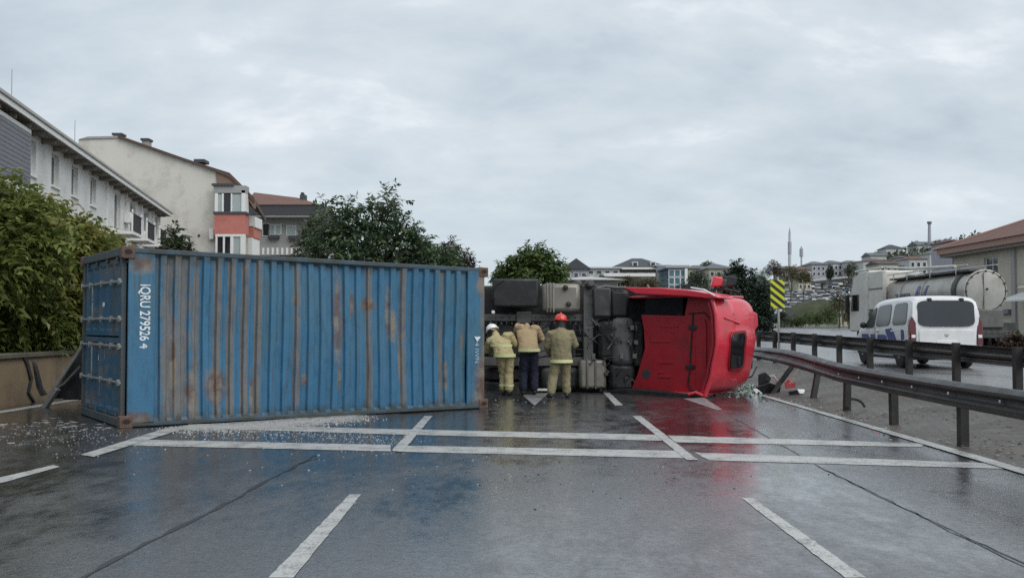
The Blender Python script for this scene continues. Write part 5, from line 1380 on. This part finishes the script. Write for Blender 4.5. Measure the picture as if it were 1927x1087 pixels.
# ================================================================== DISTANT HILLSIDE
M['h_white'] = pm('far white render', (.50, .51, .52), .85, var=.1, scale=.3)
M['h_cream'] = pm('far cream render', (.42, .39, .31), .85, var=.1, scale=.3)
M['h_lilac'] = pm('far lilac grey render', (.36, .36, .41), .85, var=.1, scale=.3)
M['h_olive'] = pm('far khaki stone', (.23, .215, .165), .9, var=.3, scale=.4)
M['h_teal'] = glass_dark('teal curtain wall', (.07, .15, .18), .15)
M['h_roofgrey'] = pm('far grey roof', (.12, .13, .14), .8, var=.2, scale=.3)
def house(label, u0, u1, vt, vb, Y, roof, wall_m, roof_m, cols=0, rows=0, dep=9, name='house', wv=None, pane='pane_black', over=.4, wsz=(.5, .5)):
    a, b = px(u0, vb, Y), px(u1, vt, Y)
    t = thing(name, label, 'house' if name == 'house' else 'building', ((a.x + b.x) / 2, Y, a.z), 'houses on the far hillside')
    MB().box((a.x, Y, a.z - 4), (b.x, Y + dep, b.z)).mk('wall', M[wall_m], t)
    kind, hp_ = roof
    z1 = b.z; rh = hp_ * Y / F_PX
    x0, x1, y0, y1 = a.x - over, b.x + over, Y - over, Y + dep + over
    if kind == 'flat':
        MB().box((x0, y0, z1), (x1, y1, z1 + rh)).mk('roof', M[roof_m], t)
    elif kind == 'hip':
        m_ = min((x1 - x0), (y1 - y0)) * .42; xm0, xm1 = x0 + m_, x1 - m_; ym = (y0 + y1) / 2
        MB().add([(x0, y0, z1), (x1, y0, z1), (x1, y1, z1), (x0, y1, z1), (xm0, ym, z1 + rh), (xm1, ym, z1 + rh)], [(0, 1, 5, 4), (1, 2, 5), (2, 3, 4, 5), (3, 0, 4), (0, 3, 2, 1)]).mk('roof', M[roof_m], t, sharp=None)
    elif kind == 'gable_x':                                     # gable facing us
        xm = (x0 + x1) / 2
        MB().prism([(x0, y0, z1), (x1, y0, z1), (xm, y0, z1 + rh)], (0, y1 - y0, 0)).mk('roof', M[roof_m], t, sharp=None)
    elif kind == 'gable':
        ym = (y0 + y1) / 2
        MB().prism([(x0, y0, z1), (x0, y1, z1), (x0, ym, z1 + rh)], (x1 - x0, 0, 0)).mk('roof', M[roof_m], t, sharp=None)
    if cols:
        va, vb2 = wv or (vt + 3, vb); me = None
        fw_, fh_ = (u1 - u0) / cols, (vb2 - va) / rows
        for i in range(cols):
            for j in range(rows):
                uc, vc = u0 + fw_ * (i + .5), va + fh_ * (j + .5)
                p, q = px(uc - fw_ * wsz[0] / 2, vc + fh_ * wsz[1] / 2, Y), px(uc + fw_ * wsz[0] / 2, vc - fh_ * wsz[1] / 2, Y)
                hw, hh = (q.x - p.x) / 2, (q.z - p.z) / 2
                if me is None:
                    k = MB(); f_ = min(hw, hh) * .22
                    k.box((-hw - f_, -.10, -hh - f_), (hw + f_, .02, -hh)); k.box((-hw - f_, -.10, hh), (hw + f_, .02, hh + f_)); k.box((-hw - f_, -.10, -hh), (-hw, .02, hh)); k.box((hw, -.10, -hh), (hw + f_, .02, hh))
                    me = k.mesh('window', M['trim_white']); pm_ = MB().box((-hw, -.04, -hh), (hw, .02, hh)).mesh('pane', M[pane])
                wn = inst('window', me, t, (p.x + hw - t.location.x, Y - t.location.y, p.z + hh - t.location.z)); inst('pane', pm_, wn)
    return t
house('blue grey house with a steep slate gable beside the small green tree', 1062, 1106, 506, 545, 120, ('gable_x', 20), 'h_lilac', 'slate', 3, 2, pane='pane')
house('long white flat roofed building with a row of dark openings', 1104, 1166, 505, 545, 135, ('flat', 2.5), 'h_white', 'h_white', 4, 2, name='building', wv=(506, 530), wsz=(.55, .4))
house('low white pavilion with square pillars right of the long white building', 1160, 1204, 521, 550, 110, ('flat', 6), 'h_cream', 'trim_white', 5, 1, dep=6, wsz=(.5, .8), over=1.5)
t = house('wide khaki stone house under a dark dormered slate roof and white eaves', 1156, 1256, 505, 550, 140, ('hip', 23), 'h_olive', 'slate', 5, 2, dep=9, over=.8)
pbox(1150, 503, 1262, 506.5, 138.9, .3).mk('eaves_board', M['trim_white'], t)
for u in (1190, 1224):
    dm = pbox(u, 492, u + 11, 502, 140.5, 2).mk('dormer', M['h_white'], t); pbox(u + 2.5, 494, u + 8.5, 500, 140.4, .15).mk('pane', M['pane_black'], dm)
house('white tall bay next to the teal glass block', 1238, 1257, 500, 545, 138, ('flat', 2), 'h_white', 'h_white', 2, 2, dep=3)
t = house('teal glass office block with a white edge post', 1258, 1291, 504, 550, 130, ('flat', 5), 'h_teal', 'h_lilac', 3, 3, name='building', dep=8, pane='h_teal', wsz=(.8, .8))
pbox(1289, 505, 1294, 550, 129.6, .4).mk('edge_post', M['trim_white'], t)
for u in (1218, 1236):
    pass
house('cream apartment house with brown roof right of the teal glass block', 1295, 1346, 505, 550, 170, ('hip', 10), 'h_cream', 'h_roofgrey', 5, 3, dep=12)
house('cream villa with a wide grey hip roof behind the dark conifers', 1334, 1382, 505, 552, 160, ('hip', 13), 'h_cream', 'h_roofgrey', 4, 3, dep=12)
house('lilac grey apartment block nearest the brown trees', 1528, 1562, 497, 540, 290, ('hip', 8), 'h_lilac', 'h_roofgrey', 4, 4, name='building', dep=14)
house('whiter apartment block in the middle of the hill row', 1562, 1592, 495, 540, 292, ('hip', 8), 'h_white', 'h_roofgrey', 4, 4, name='building', dep=14)
house('pale apartment block half hidden by a round tree', 1592, 1632, 494, 540, 288, ('hip', 7), 'h_white', 'h_roofgrey', 4, 4, name='building', dep=14)
house('small cream house among brown trees left of the apartment row', 1503, 1526, 507, 545, 250, ('hip', 8), 'h_cream', 'tile_red', 3, 3)
house('low house with a dark roof below the antenna mast', 1470, 1500, 505, 540, 300, ('gable', 6), 'h_olive', 'h_roofgrey', 3, 2)
r2 = random.Random(21)
hl = ['grey roofed house at the left foot of the hill crest', 'white walled house with a slate roof on the hill crest', 'small house just below the pale mast', 'dark roofed house under the crest trees', 'cream house on the upper slope above the tanker', 'white gabled house on the slope above the tanker',
      'grey house beside the white gabled one', 'pale block just left of the beige red roofed house', 'grey roofed terrace above the tanker cab', 'cream cottage below the crest terrace']
for lb, (u0, u1, vt, vb, Y) in zip(hl, [(1640, 1668, 490, 512, 300), (1668, 1700, 476, 500, 330), (1728, 1762, 470, 492, 330), (1690, 1720, 494, 515, 270), (1712, 1745, 496, 522, 240), (1750, 1790, 486, 512, 250), (1770, 1806, 472, 490, 320), (1795, 1822, 462, 500, 150), (1625, 1680, 500, 520, 250), (1655, 1690, 505, 525, 220)]):
    house(lb, u0, u1, vt - 9, vb - 2, Y, (r2.choice(['hip', 'gable', 'gable_x', 'hip']), r2.uniform(6, 9)), r2.choice(['h_white', 'h_cream', 'h_lilac', 'h_white']), r2.choice(['h_roofgrey', 'slate', 'h_roofgrey', 'tile_red']), 3, 2, dep=8)
house('pale grey low canopy building behind the truck tanks', 1066, 1160, 527, 560, 62, ('hip', 12), 'plaster_grey', 'fascia', 0, 0, dep=7, over=.6)
# masts and minaret
t = thing('minaret', 'slender minaret on the skyline behind the chevron sign', 'tower', px(1486, 515, 330))
for r_, v0, v1, mt in ((.5, 515, 478, 'h_white'), (.6, 478, 455, 'h_lilac'), (.4, 455, 440, 'h_white')):  # pale greys put the haze into the shaft colours
    MB().tube([px(1486, v0, 330), px(1486, v1, 330)], r_, 10).mk('shaft', M[mt], t)
MB().tube([px(1486, 440, 330), px(1486, 428, 330)], [.4, .05], 10).mk('spire', M['h_lilac'], t)
t = thing('antenna_mast', 'short antenna mast with a drum head right of the minaret', 'mast', px(1508, 510, 340))
MB().tube([px(1508, 510, 340), px(1508, 464, 340)], .28, 8).mk('pole', M['galv'], t); MB().tube([px(1508, 483, 340), px(1508, 468, 340)], .6, 10).mk('drum', M['h_lilac'], t)
t = thing('antenna_mast', 'tall pale lattice like mast on the crest of the hill', 'mast', px(1749, 475, 340))
MB().tube([px(1749, 475, 340), px(1749, 420, 340)], [.65, .5], 8).mk('pole', M['h_lilac'], t); MB().tube([px(1749, 421, 340), px(1749, 417, 340)], .8, 8).mk('head', M['h_roofgrey'], t)
t = thing('overpass', 'pale concrete overpass parapet crossing above the queue of cars', 'bridge', px(1530, 530, 262))
MB().prism([px(1436, 533, 262), px(1640, 515, 262), px(1640, 519, 262), px(1436, 538, 262)], (0, 1.2, 0)).mk('parapet', M['h_white'], t)
MB().prism([px(1436, 538, 262.2), px(1640, 519, 262.2), px(1640, 523, 262.2), px(1436, 543, 262.2)], (0, 4, 0)).mk('deck', M['h_roofgrey'], t)
for u in (1450, 1500, 1550, 1600): pbox(u, 528, u + 5, 575, 263, 2).mk('pier', M['plaster_grey'], t)
t = thing('boundary_wall', 'long low grey wall at the far edge of the opposite carriageway', 'wall', px(1500, 612, 150))
for k in range(16):
    a, b = px(1380 + k * 16, 606.5 + k * .35, 150), px(1380 + k * 16 + 15.6, 622, 150); MB().box((a.x, 150, b.z), (b.x, 150.4, a.z)).mk('wall_bay', M['plaster_grey'], t)
for u, lb in ((1581, 'left of two cream gate posts at the foot of the green bank'), (1591, 'right of two cream gate posts at the foot of the green bank')):
    t = thing('gate_post', lb, 'post', px(u, 612, 148)); pbox(u - 2.6, 582, u + 2.6, 614, 148, .4).mk('shaft', M['h_cream'], t); pbox(u - 3.6, 579, u + 3.6, 582, 147.9, .6).mk('cap', M['h_white'], t)
for u, v0, v1, Y, lb in ((1431, 430, 600, 400, None),):
    pass

# ---- the queue of cars on the far road
car_cols = [('white', (.72, .73, .74)), ('silver', (.42, .43, .44)), ('dark grey', (.07, .075, .08)), ('black', (.02, .02, .022)), ('red', (.34, .03, .03)), ('blue', (.05, .09, .22))]
car_me = {}
M['car_glass'] = glass_dark('car window glass', (.03, .035, .04), .08)
for nm, c_ in car_cols:
    mt = pm('far car paint ' + nm, c_, .35, var=.03, bump=0, coat=.4)
    for kind in (0, 1):
        k = MB(); h1 = .78; h2 = 1.46 if kind == 0 else 1.75
        low = [(-2.1, .3), (2.1, .3), (2.15, .62), (1.35, .80 + .1 * kind), (-2.05, .86 + .1 * kind), (-2.15, .6)]
        k.prism([(x, -.86, z) for x, z in low], (0, 1.72, 0), 0)
        zb = .8 + .1 * kind
        g0 = [(1.25, zb), (.45, h2 - .08), (-1.35 - .3 * kind, h2 - .08), (-2.0, zb)]
        k.prism([(x, -.76, z) for x, z in g0], (0, 1.52, 0), 1)
        k.prism([(.5, -.72, h2 - .08), (-1.4 - .3 * kind, -.72, h2 - .08), (-1.3 - .3 * kind, -.66, h2), (.38, -.66, h2)], (0, 1.40, 0), 0)
        for x in (-1.3, 1.3):
            for y in (-.8, .8): k.lathe((x, y - .1, .32), (0, 1, 0), [(0, .3), (.2, .3)], 10, 2)
        car_me[(nm, kind)] = k.mesh('parked_car', [mt, M['car_glass'], M['rubber']])
nr = 0
rc = random.Random(11)
for row in range(25):
    Y = 156 + row * 7.2
    x = (1418 - CX) * Y / F_PX
    while x < (1618 - CX) * Y / F_PX:
        u = CX + x * F_PX / Y; z = hill(x, Y); v = HOR - (z + .7 - CAM_H) * F_PX / Y
        vc = 592 - (u - 1430) * .27
        if abs(v - vc) < 30 and rc.random() < .96:
            nm = rc.choices([c_[0] for c_ in car_cols], [.55, .22, .09, .05, .04, .05])[0]; kd = rc.random() < .3
            o = inst('parked_car', car_me[(nm, int(kd))], None, (x, Y, z + .05), rc.choice([1.2, 1.35, 1.3, -1.85]) + rc.uniform(-.1, .1)); nr += 1
            tag(o, f'tiny {nm} {"van" if kd else "car"} in the distant queue on the hillside road', 'van' if kd else 'car', f'{nm} {"vans" if kd else "cars"} queued on the far hillside road')
        x += rc.uniform(2.3, 3.1)

# ================================================================== TREES
def leaf_mesh(name, mat, C, D, Nn, L, W, tint):
    """one mesh of many small folded leaves: C base, D long axis, Nn face normal (arrays), L length, W width"""
    n = len(C); D = D / np.linalg.norm(D, axis=1)[:, None]
    S = np.cross(D, Nn); S /= (np.linalg.norm(S, axis=1)[:, None] + 1e-9); U = np.cross(S, D)
    L = L[:, None]; W = W[:, None]
    v = np.empty((n, 5, 3))
    v[:, 0] = C; v[:, 1] = C + D * L * .45 + S * W * .5 + U * W * .18; v[:, 2] = C + D * L - U * L * .12; v[:, 3] = C + D * L * .45 - S * W * .5 + U * W * .18; v[:, 4] = C + D * L * .5
    me = bpy.data.meshes.new(name)
    me.vertices.add(n * 5); me.vertices.foreach_set('co', v.reshape(-1))
    base = (np.arange(n) * 5)[:, None]
    tri = np.concatenate([base + [0, 4, 1], base + [1, 4, 2], base + [2, 4, 3], base + [3, 4, 0]], axis=1).reshape(-1)
    nf = n * 4
    me.loops.add(nf * 3); me.loops.foreach_set('vertex_index', tri.astype(np.int32))
    me.polygons.add(nf); me.polygons.foreach_set('loop_start', np.arange(nf, dtype=np.int32) * 3); me.polygons.foreach_set('loop_total', np.full(nf, 3, np.int32))
    me.materials.append(mat)
    at = me.attributes.new('tint', 'FLOAT', 'FACE'); at.data.foreach_set('value', np.repeat(tint, 4).astype(np.float32))
    me.update(); me.validate()
    return me
def grow(name, label, cat, base, lobes, mat, n_spray, leaflets, leaf, bark='bark', seed=1, trunk_r=.12, droop=.4, group=None, rach=.5, shell=.55, limbs=True, tint_hi=0.0):
    """lobes: (x, y, z, rx, ry, rz). Sprays of leaflets through every lobe, denser towards its skin; limbs from the base to the lobes"""
    r = np.random.default_rng(seed); base = Vector(base)
    t = thing(name, label, cat, base, group)
    vol = np.array([l[3] * l[5] for l in lobes]); pr = vol / vol.sum()
    idx = r.choice(len(lobes), n_spray, p=pr); Lb = np.array(lobes)[idx]
    q = r.normal(size=(n_spray, 3)); q /= np.linalg.norm(q, axis=1)[:, None]
    rad = shell + (1.06 - shell) * r.random(n_spray) ** .7; rad = np.where(r.random(n_spray) < .3, rad * r.random(n_spray) ** .5, rad)
    lump = 1 + .16 * np.sin(q[:, 0] * 5 + idx) * np.cos(q[:, 2] * 6 + idx * 2)
    C = Lb[:, :3] + q * Lb[:, 3:] * (rad * lump)[:, None]
    axis = q + r.normal(size=(n_spray, 3)) * .6; axis[:, 2] -= droop * .6; axis /= np.linalg.norm(axis, axis=1)[:, None]
    k = leaflets; m = n_spray * k
    s = (np.tile(np.arange(k), n_spray) // 2) / max(1, (k - 1) / 2)
    side = np.where(np.tile(np.arange(k), n_spray) % 2 == 0, 1.0, -1.0)
    Cr = np.repeat(C, k, 0); Ar = np.repeat(axis, k, 0)
    sag = np.zeros((m, 3)); sag[:, 2] = -droop * s ** 2 * rach * .5
    P = Cr + Ar * (s * rach)[:, None] + sag
    up = np.tile(np.array([0, 0, 1.0]), (m, 1)) + r.normal(size=(m, 3)) * .35
    lat = np.cross(Ar, up); lat /= (np.linalg.norm(lat, axis=1)[:, None] + 1e-9)
    D = lat * side[:, None] + Ar * .55 + r.normal(size=(m, 3)) * .25; D[:, 2] -= droop * .5
    Nn = up + r.normal(size=(m, 3)) * .3
    Ls = leaf * (.7 + .6 * r.random(m)); tint = np.clip(np.repeat(r.random(n_spray), k) * .6 + r.random(m) * .4 + tint_hi, 0, 1)
    o = bpy.data.objects.new('crown', leaf_mesh('crown', mat, P - np.array(base), D, Nn, Ls, Ls * .42, tint)); COL.objects.link(o); o.parent = t
    rr = random.Random(seed); mb = MB()
    if limbs:
        top = Vector(np.mean([l[:3] for l in lobes], axis=0)); fork = base.lerp(top, .45) + Vector((rr.uniform(-.2, .2), 0, 0))
        mb.tube([base - Vector((0, 0, .3)), base.lerp(fork, .5) + Vector((rr.uniform(-.1, .1), 0, 0)), fork], [trunk_r * 1.25, trunk_r, trunk_r * .8], 9)
        mb.mk('trunk', M[bark], t)
        for l in lobes:
            c = Vector(l[:3]); br = MB(); mid = fork.lerp(c, .55) + Vector((rr.uniform(-.2, .2), rr.uniform(-.2, .2), .15))
            br.tube([fork - Vector((0, 0, .1)), mid, c], [trunk_r * .6, trunk_r * .4, trunk_r * .2], 7)
            for _ in range(5):
                d = Vector((rr.gauss(0, 1), rr.gauss(0, 1), rr.gauss(.2, 1))).normalized(); e_ = c + Vector((d.x * l[3], d.y * l[4], d.z * l[5])) * .85
                br.tube([c, c.lerp(e_, .5) + Vector((0, 0, .06)), e_], [trunk_r * .2, trunk_r * .13, trunk_r * .05], 5)
            br.mk('limb', M[bark], t)
    return t
def lob(L, Y0=None):
    """pixel lobes (u, v, ru, rv, Y) to metres, as deep as they are wide"""
    o = []
    for u, v, ru, rv, Y in L:
        c = px(u, v, Y); k = Y / F_PX; o.append((c.x, c.y, c.z, ru * k, max(ru, rv) * k * .9, rv * k))
    return o
M['lf_near'] = leaf_mat('green pinnate leaves', (.060, .090, .022), (.15, .19, .045), (.33, .34, .10), (.55, .49, .32), .95, .42)
M['lf_near2'] = leaf_mat('yellowing pinnate leaves', (.070, .090, .024), (.18, .20, .045), (.38, .33, .09), (.42, .20, .09), .93, .42)
M['lf_dark'] = leaf_mat('dark green leaves', (.042, .075, .042), (.085, .135, .070), (.17, .22, .11), None, 1, .25)
M['lf_mid'] = leaf_mat('mid green leaves', (.04, .07, .022), (.085, .135, .035), (.17, .215, .065), None, 1, .3)
M['lf_olive'] = leaf_mat('olive brown leaves', (.06, .056, .028), (.11, .098, .046), (.13, .12, .055), None, 1, .2)
M['lf_rust'] = leaf_mat('brownish red leaves', (.04, .03, .022), (.075, .05, .036), (.12, .08, .05), None, 1, .2)
M['lf_conifer'] = leaf_mat('conifer needles', (.012, .022, .017), (.03, .05, .035), (.055, .08, .052), None, 1, .1)
M['lf_far'] = leaf_mat('far greenery', (.05, .066, .04), (.08, .105, .058), (.13, .15, .085), None, 1, .2)

def gz(x, y): return bank_z(x, y) if x < -9.6 else .9
grow('ailanthus_tree', 'big green leafy tree with pale seed clusters at the left end of the wall', 'tree', (-11.2, 19, gz(-11.2, 19)),
     lob([(-30, 405, 70, 70, 19.0), (20, 398, 48, 48, 19.6), (-20, 480, 95, 90, 18.6), (45, 455, 70, 75, 19.2), (-60, 560, 100, 80, 19.3), (10, 350, 22, 20, 20)]), M['lf_near'], 1150, 12, .185, seed=3, trunk_r=.10, rach=.55, droop=.55)
grow('ailanthus_tree', 'leafy tree with reddish tinted top leaves in front of the white building', 'tree', (-10.9, 21, gz(-10.9, 21)),
     lob([(95, 440, 48, 42, 21.0), (125, 470, 52, 60, 21.2), (160, 458, 32, 22, 22.4), (80, 530, 70, 70, 21), (160, 510, 40, 62, 21.8), (180, 448, 16, 10, 23), (92, 398, 22, 18, 21.5)]), M['lf_near2'], 950, 12, .175, seed=4, trunk_r=.08, rach=.5, droop=.5)
grow('shrub', 'dense yellow green shrub spilling over the wall top below the taller trees', 'shrub', (-10.3, 20, gz(-10.3, 20)),
     lob([(30, 585, 80, 48, 20.0), (115, 590, 50, 46, 21.0), (75, 622, 50, 24, 20.6), (140, 615, 26, 26, 21.4), (-50, 610, 80, 36, 19.5)]), M['lf_near'], 900, 10, .14, seed=5, trunk_r=.05, rach=.4, droop=.6)
grow('ailanthus_tree', 'young tree behind the container doors rising beside the reddish leaved tree', 'tree', (-11.3, 25, gz(-11.3, 25)),
     lob([(185, 475, 30, 26, 25), (210, 500, 40, 34, 26), (150, 480, 44, 46, 25), (200, 452, 12, 10, 26)]), M['lf_near2'], 330, 12, .16, seed=6, trunk_r=.06, rach=.5)
grow('fir_tree', 'small dark fir top sticking up above the container before the cream wall', 'tree', (px(330, 500, 45).x, 45, 2.5),
     lob([(330, 442, 5, 12, 45), (330, 458, 14, 12, 45), (328, 476, 24, 14, 45)]), M['lf_far'], 240, 8, .22, seed=7, trunk_r=.06, rach=.5, droop=.2)
grow('plum_tree', 'large dark loose crowned tree rising behind the blue container', 'tree', (px(700, 560, 42).x, 42, 1.2),
     lob([(735, 380, 26, 24, 42), (715, 412, 40, 30, 42), (755, 425, 30, 38, 42), (650, 395, 30, 22, 42), (640, 432, 46, 40, 42), (690, 448, 62, 42, 42), (625, 470, 45, 42, 42), (760, 470, 52, 34, 42), (690, 492, 80, 36, 42), (798, 460, 26, 22, 42), (700, 390, 22, 16, 43), (612, 385, 14, 14, 43)]),
     M['lf_dark'], 760, 10, .25, seed=8, trunk_r=.16, rach=.5, droop=.3, shell=.2)
grow('shrub', 'low dark green bushes at the container top right of the dark tree', 'shrub', (px(800, 560, 44).x, 44, 1.2),
     lob([(800, 485, 40, 24, 44), (835, 490, 34, 20, 44), (770, 495, 50, 22, 43)]), M['lf_dark'], 700, 9, .18, seed=9, trunk_r=.06, rach=.35)
grow('shrub', 'brownish red twiggy shrub at the right end of the bushes', 'shrub', (px(858, 560, 46).x, 46, 1.2),
     lob([(846, 468, 14, 14, 46), (862, 484, 22, 18, 46), (838, 490, 16, 14, 46), (878, 496, 14, 10, 46)]), M['lf_rust'], 330, 8, .17, seed=10, trunk_r=.05, rach=.4)
grow('shrub', 'greyish leafy shrub hanging before the grey building', 'shrub', (px(585, 560, 60).x, 60, 2), lob([(588, 440, 16, 20, 60), (580, 470, 22, 26, 60), (598, 420, 12, 14, 60)]), M['lf_far'], 260, 8, .25, seed=12, trunk_r=.06, rach=.5)
grow('fig_tree', 'bright green layered tree behind the truck wheels', 'tree', (px(1003, 590, 58).x, 58, .4),
     lob([(1004, 472, 17, 15, 58), (1018, 483, 20, 14, 58), (985, 492, 26, 14, 58), (1030, 498, 26, 16, 58), (965, 503, 22, 14, 58), (1005, 512, 50, 18, 58), (1045, 512, 20, 16, 58)]), M['lf_mid'], 620, 8, .30, seed=13, trunk_r=.14, rach=.5)
cf = [('tall dark conifer behind the tilted cab roof', 1388, 492, 15, 110), ('dark conifer left of the chevron sign', 1412, 512, 13, 112), ('dark conifer before the cream villa', 1372, 515, 12, 108), ('bushy dark conifer low beside the chevron sign', 1436, 535, 14, 105)]
for i, (lb, u, v, ru, Y) in enumerate(cf):
    b = px(u, 600, Y)
    grow('conifer', lb, 'tree', (b.x, Y, b.z), lob([(u, v + 6, ru * .35, 9, Y), (u, v + 20, ru * .65, 13, Y), (u, v + 40, ru, 18, Y), (u, v + 64, ru * 1.1, 20, Y)]), M['lf_conifer'], 420, 8, .42, seed=30 + i, trunk_r=.15, rach=.7, droop=.5, group='conifers behind the cab')
far = [('dark round tree in front of the cream apartment house', 1318, 530, 24, 20, 100, 'lf_conifer'), ('dark hedge like tree at the foot of the teal glass block', 1290, 545, 30, 14, 95, 'lf_conifer'), ('brown tree left of the minaret foot', 1455, 505, 18, 16, 180, 'lf_rust'), ('olive tree at the minaret foot', 1488, 514, 24, 17, 190, 'lf_olive'),
       ('olive tree right of the minaret foot', 1512, 520, 16, 14, 185, 'lf_olive'), ('round tree before the pale apartment block', 1601, 507, 15, 15, 240, 'lf_far'), ('slim dark tree between the apartment blocks', 1562, 512, 6, 14, 250, 'lf_conifer'), ('dark tree beside the chevron sign top', 1432, 525, 16, 18, 170, 'lf_dark'),
       ('brown bush at the top of the green bank beside the tanker cab', 1578, 566, 18, 20, 140, 'lf_olive'), ('brown bush next to the gate posts', 1598, 588, 12, 20, 138, 'lf_olive'), ('green bank bush nearest the tanker', 1556, 592, 28, 18, 142, 'lf_mid'), ('green bank bush in the middle', 1522, 599, 30, 14, 143, 'lf_mid'), ('green bank bush by the chevron post', 1490, 604, 26, 11, 144, 'lf_far'), ('dark bush beyond the chevron post', 1470, 596, 12, 12, 146, 'lf_conifer'),
       ('tree on the left of the hill crest', 1650, 484, 16, 10, 310, 'lf_dark'), ('crest tree above the tanker cab', 1672, 474, 12, 9, 345, 'lf_dark'), ('crest tree left of the pale mast', 1722, 463, 14, 9, 350, 'lf_dark'), ('crest tree right of the pale mast', 1765, 460, 14, 9, 350, 'lf_far'), ('crest tree near the beige house roof', 1790, 462, 14, 10, 340, 'lf_dark'),
       ('slope tree below the crest terrace', 1700, 487, 22, 11, 300, 'lf_far'), ('slope tree above the tank walkway', 1745, 486, 20, 10, 290, 'lf_dark'), ('slope tree by the beige house', 1785, 500, 22, 13, 260, 'lf_far'), ('slope tree above the tanker cab roof', 1640, 500, 20, 10, 255, 'lf_dark'), ('slope tree above the tank middle', 1690, 508, 24, 10, 230, 'lf_far'), ('shrub at the beige house foot', 1900, 640, 26, 22, 60, 'lf_mid'), ('autumn red shrub beyond the upper guard rail', 1905, 646, 22, 10, 40, 'lf_rust'),
       ('small bush between the white building and the khaki house', 1180, 528, 14, 7, 105, 'lf_olive'), ('khaki garden bush under the wide slate roof', 1215, 532, 30, 9, 100, 'lf_olive'), ('dark tree clump left of the long white building', 1098, 530, 18, 12, 100, 'lf_dark'), ('tree between the long white building and the pavilion', 1130, 528, 20, 10, 102, 'lf_far'), ('round tree right of the teal glass block', 1306, 522, 12, 13, 120, 'lf_dark'), ('tall dark tree behind the cab mirror', 1352, 528, 16, 18, 105, 'lf_dark'), ('low dark trees beyond the chevron sign', 1446, 548, 20, 16, 130, 'lf_dark'), ('treetop behind the cream apartment house', 1330, 500, 18, 8, 200, 'lf_far'), ('green bush left of the tank row', 945, 520, 20, 10, 60, 'lf_mid')]
for i, (lb, u, v, ru, rv, Y, mt) in enumerate(far):
    b = px(u, v + rv * 1.3, Y); k = Y / F_PX
    L_ = [(u, v, ru * .7, rv * .8, Y), (u - ru * .45, v + rv * .25, ru * .5, rv * .6, Y), (u + ru * .5, v + rv * .2, ru * .5, rv * .6, Y), (u + ru * .1, v - rv * .45, ru * .42, rv * .5, Y)]
    grow('bush' if 'bush' in lb or 'shrub' in lb or 'hedge' in lb else 'tree', lb, 'bush' if 'bush' in lb or 'shrub' in lb else 'tree', (b.x, Y, min(b.z, hill(b.x, Y) + .1) if Y > 50 else b.z), lob(L_), M[mt], int(240 + 5 * ru), 7, max(.16, 2.6 * k), seed=60 + i, trunk_r=.12, rach=max(.3, 4 * k), limbs='bank bush' not in lb, group='trees and bushes about the far hillside')

# scrub and small trees that clothe the far hillside as one mass
rq = np.random.default_rng(77); Cq = []
for _ in range(1500):
    Y = rq.uniform(165, 345); u = rq.uniform(1470, 1990); x = (u - CX) * Y / F_PX
    v = HOR - (hill(x, Y) - CAM_H) * F_PX / Y
    if u < 1625 and abs(v - (592 - (u - 1430) * .27)) < 50: continue
    if rq.random() < .3: continue
    h = rq.uniform(.6, 1.9) * Y / 260
    for k in range(14):
        d = rq.normal(size=3); d /= np.linalg.norm(d); Cq.append((x + d[0] * h * 1.1, Y + d[1] * h, hill(x, Y) + h * .8 + d[2] * h * .8, rq.random() * .5 + .5 * rq.random()))
Cq = np.array(Cq); m = len(Cq)
me = leaf_mesh('hillside_undergrowth', M['lf_far'], Cq[:, :3], rq.normal(size=(m, 3)), rq.normal(size=(m, 3)) * .5 + np.array([0, 0, 1.0]), rq.uniform(.8, 1.7, m), rq.uniform(.5, 1.0, m), Cq[:, 3])
o = bpy.data.objects.new('hillside_undergrowth', me); COL.objects.link(o); tag(o, 'scrub covering the far hillside between the houses', None, None, 'stuff')
# grassy bank beyond the far end of the opposite carriageway
xs_ = list(np.linspace((1440 - CX) * 150 / F_PX, (1760 - CX) * 150 / F_PX, 14)); ys_ = [151.5, 153, 155, 157, 159, 162]
def bankz(x, y):
    u = CX + x * F_PX / 152; top = 602 - 38 * smooth(1460, 1560, u)
    return .9 + (max(0, (HOR - top) * 155 / F_PX + CAM_H - .9)) * smooth(151, 157, y) + .12 * math.sin(x * 2.3 + y)
M['turf'] = pm('green turf bank', (.036, .048, .022), .95, var=.4, scale=.9, dirt=((.10, .09, .04), .6, .5))
sheet('grass_bank', xs_, ys_, bankz, M['turf'])
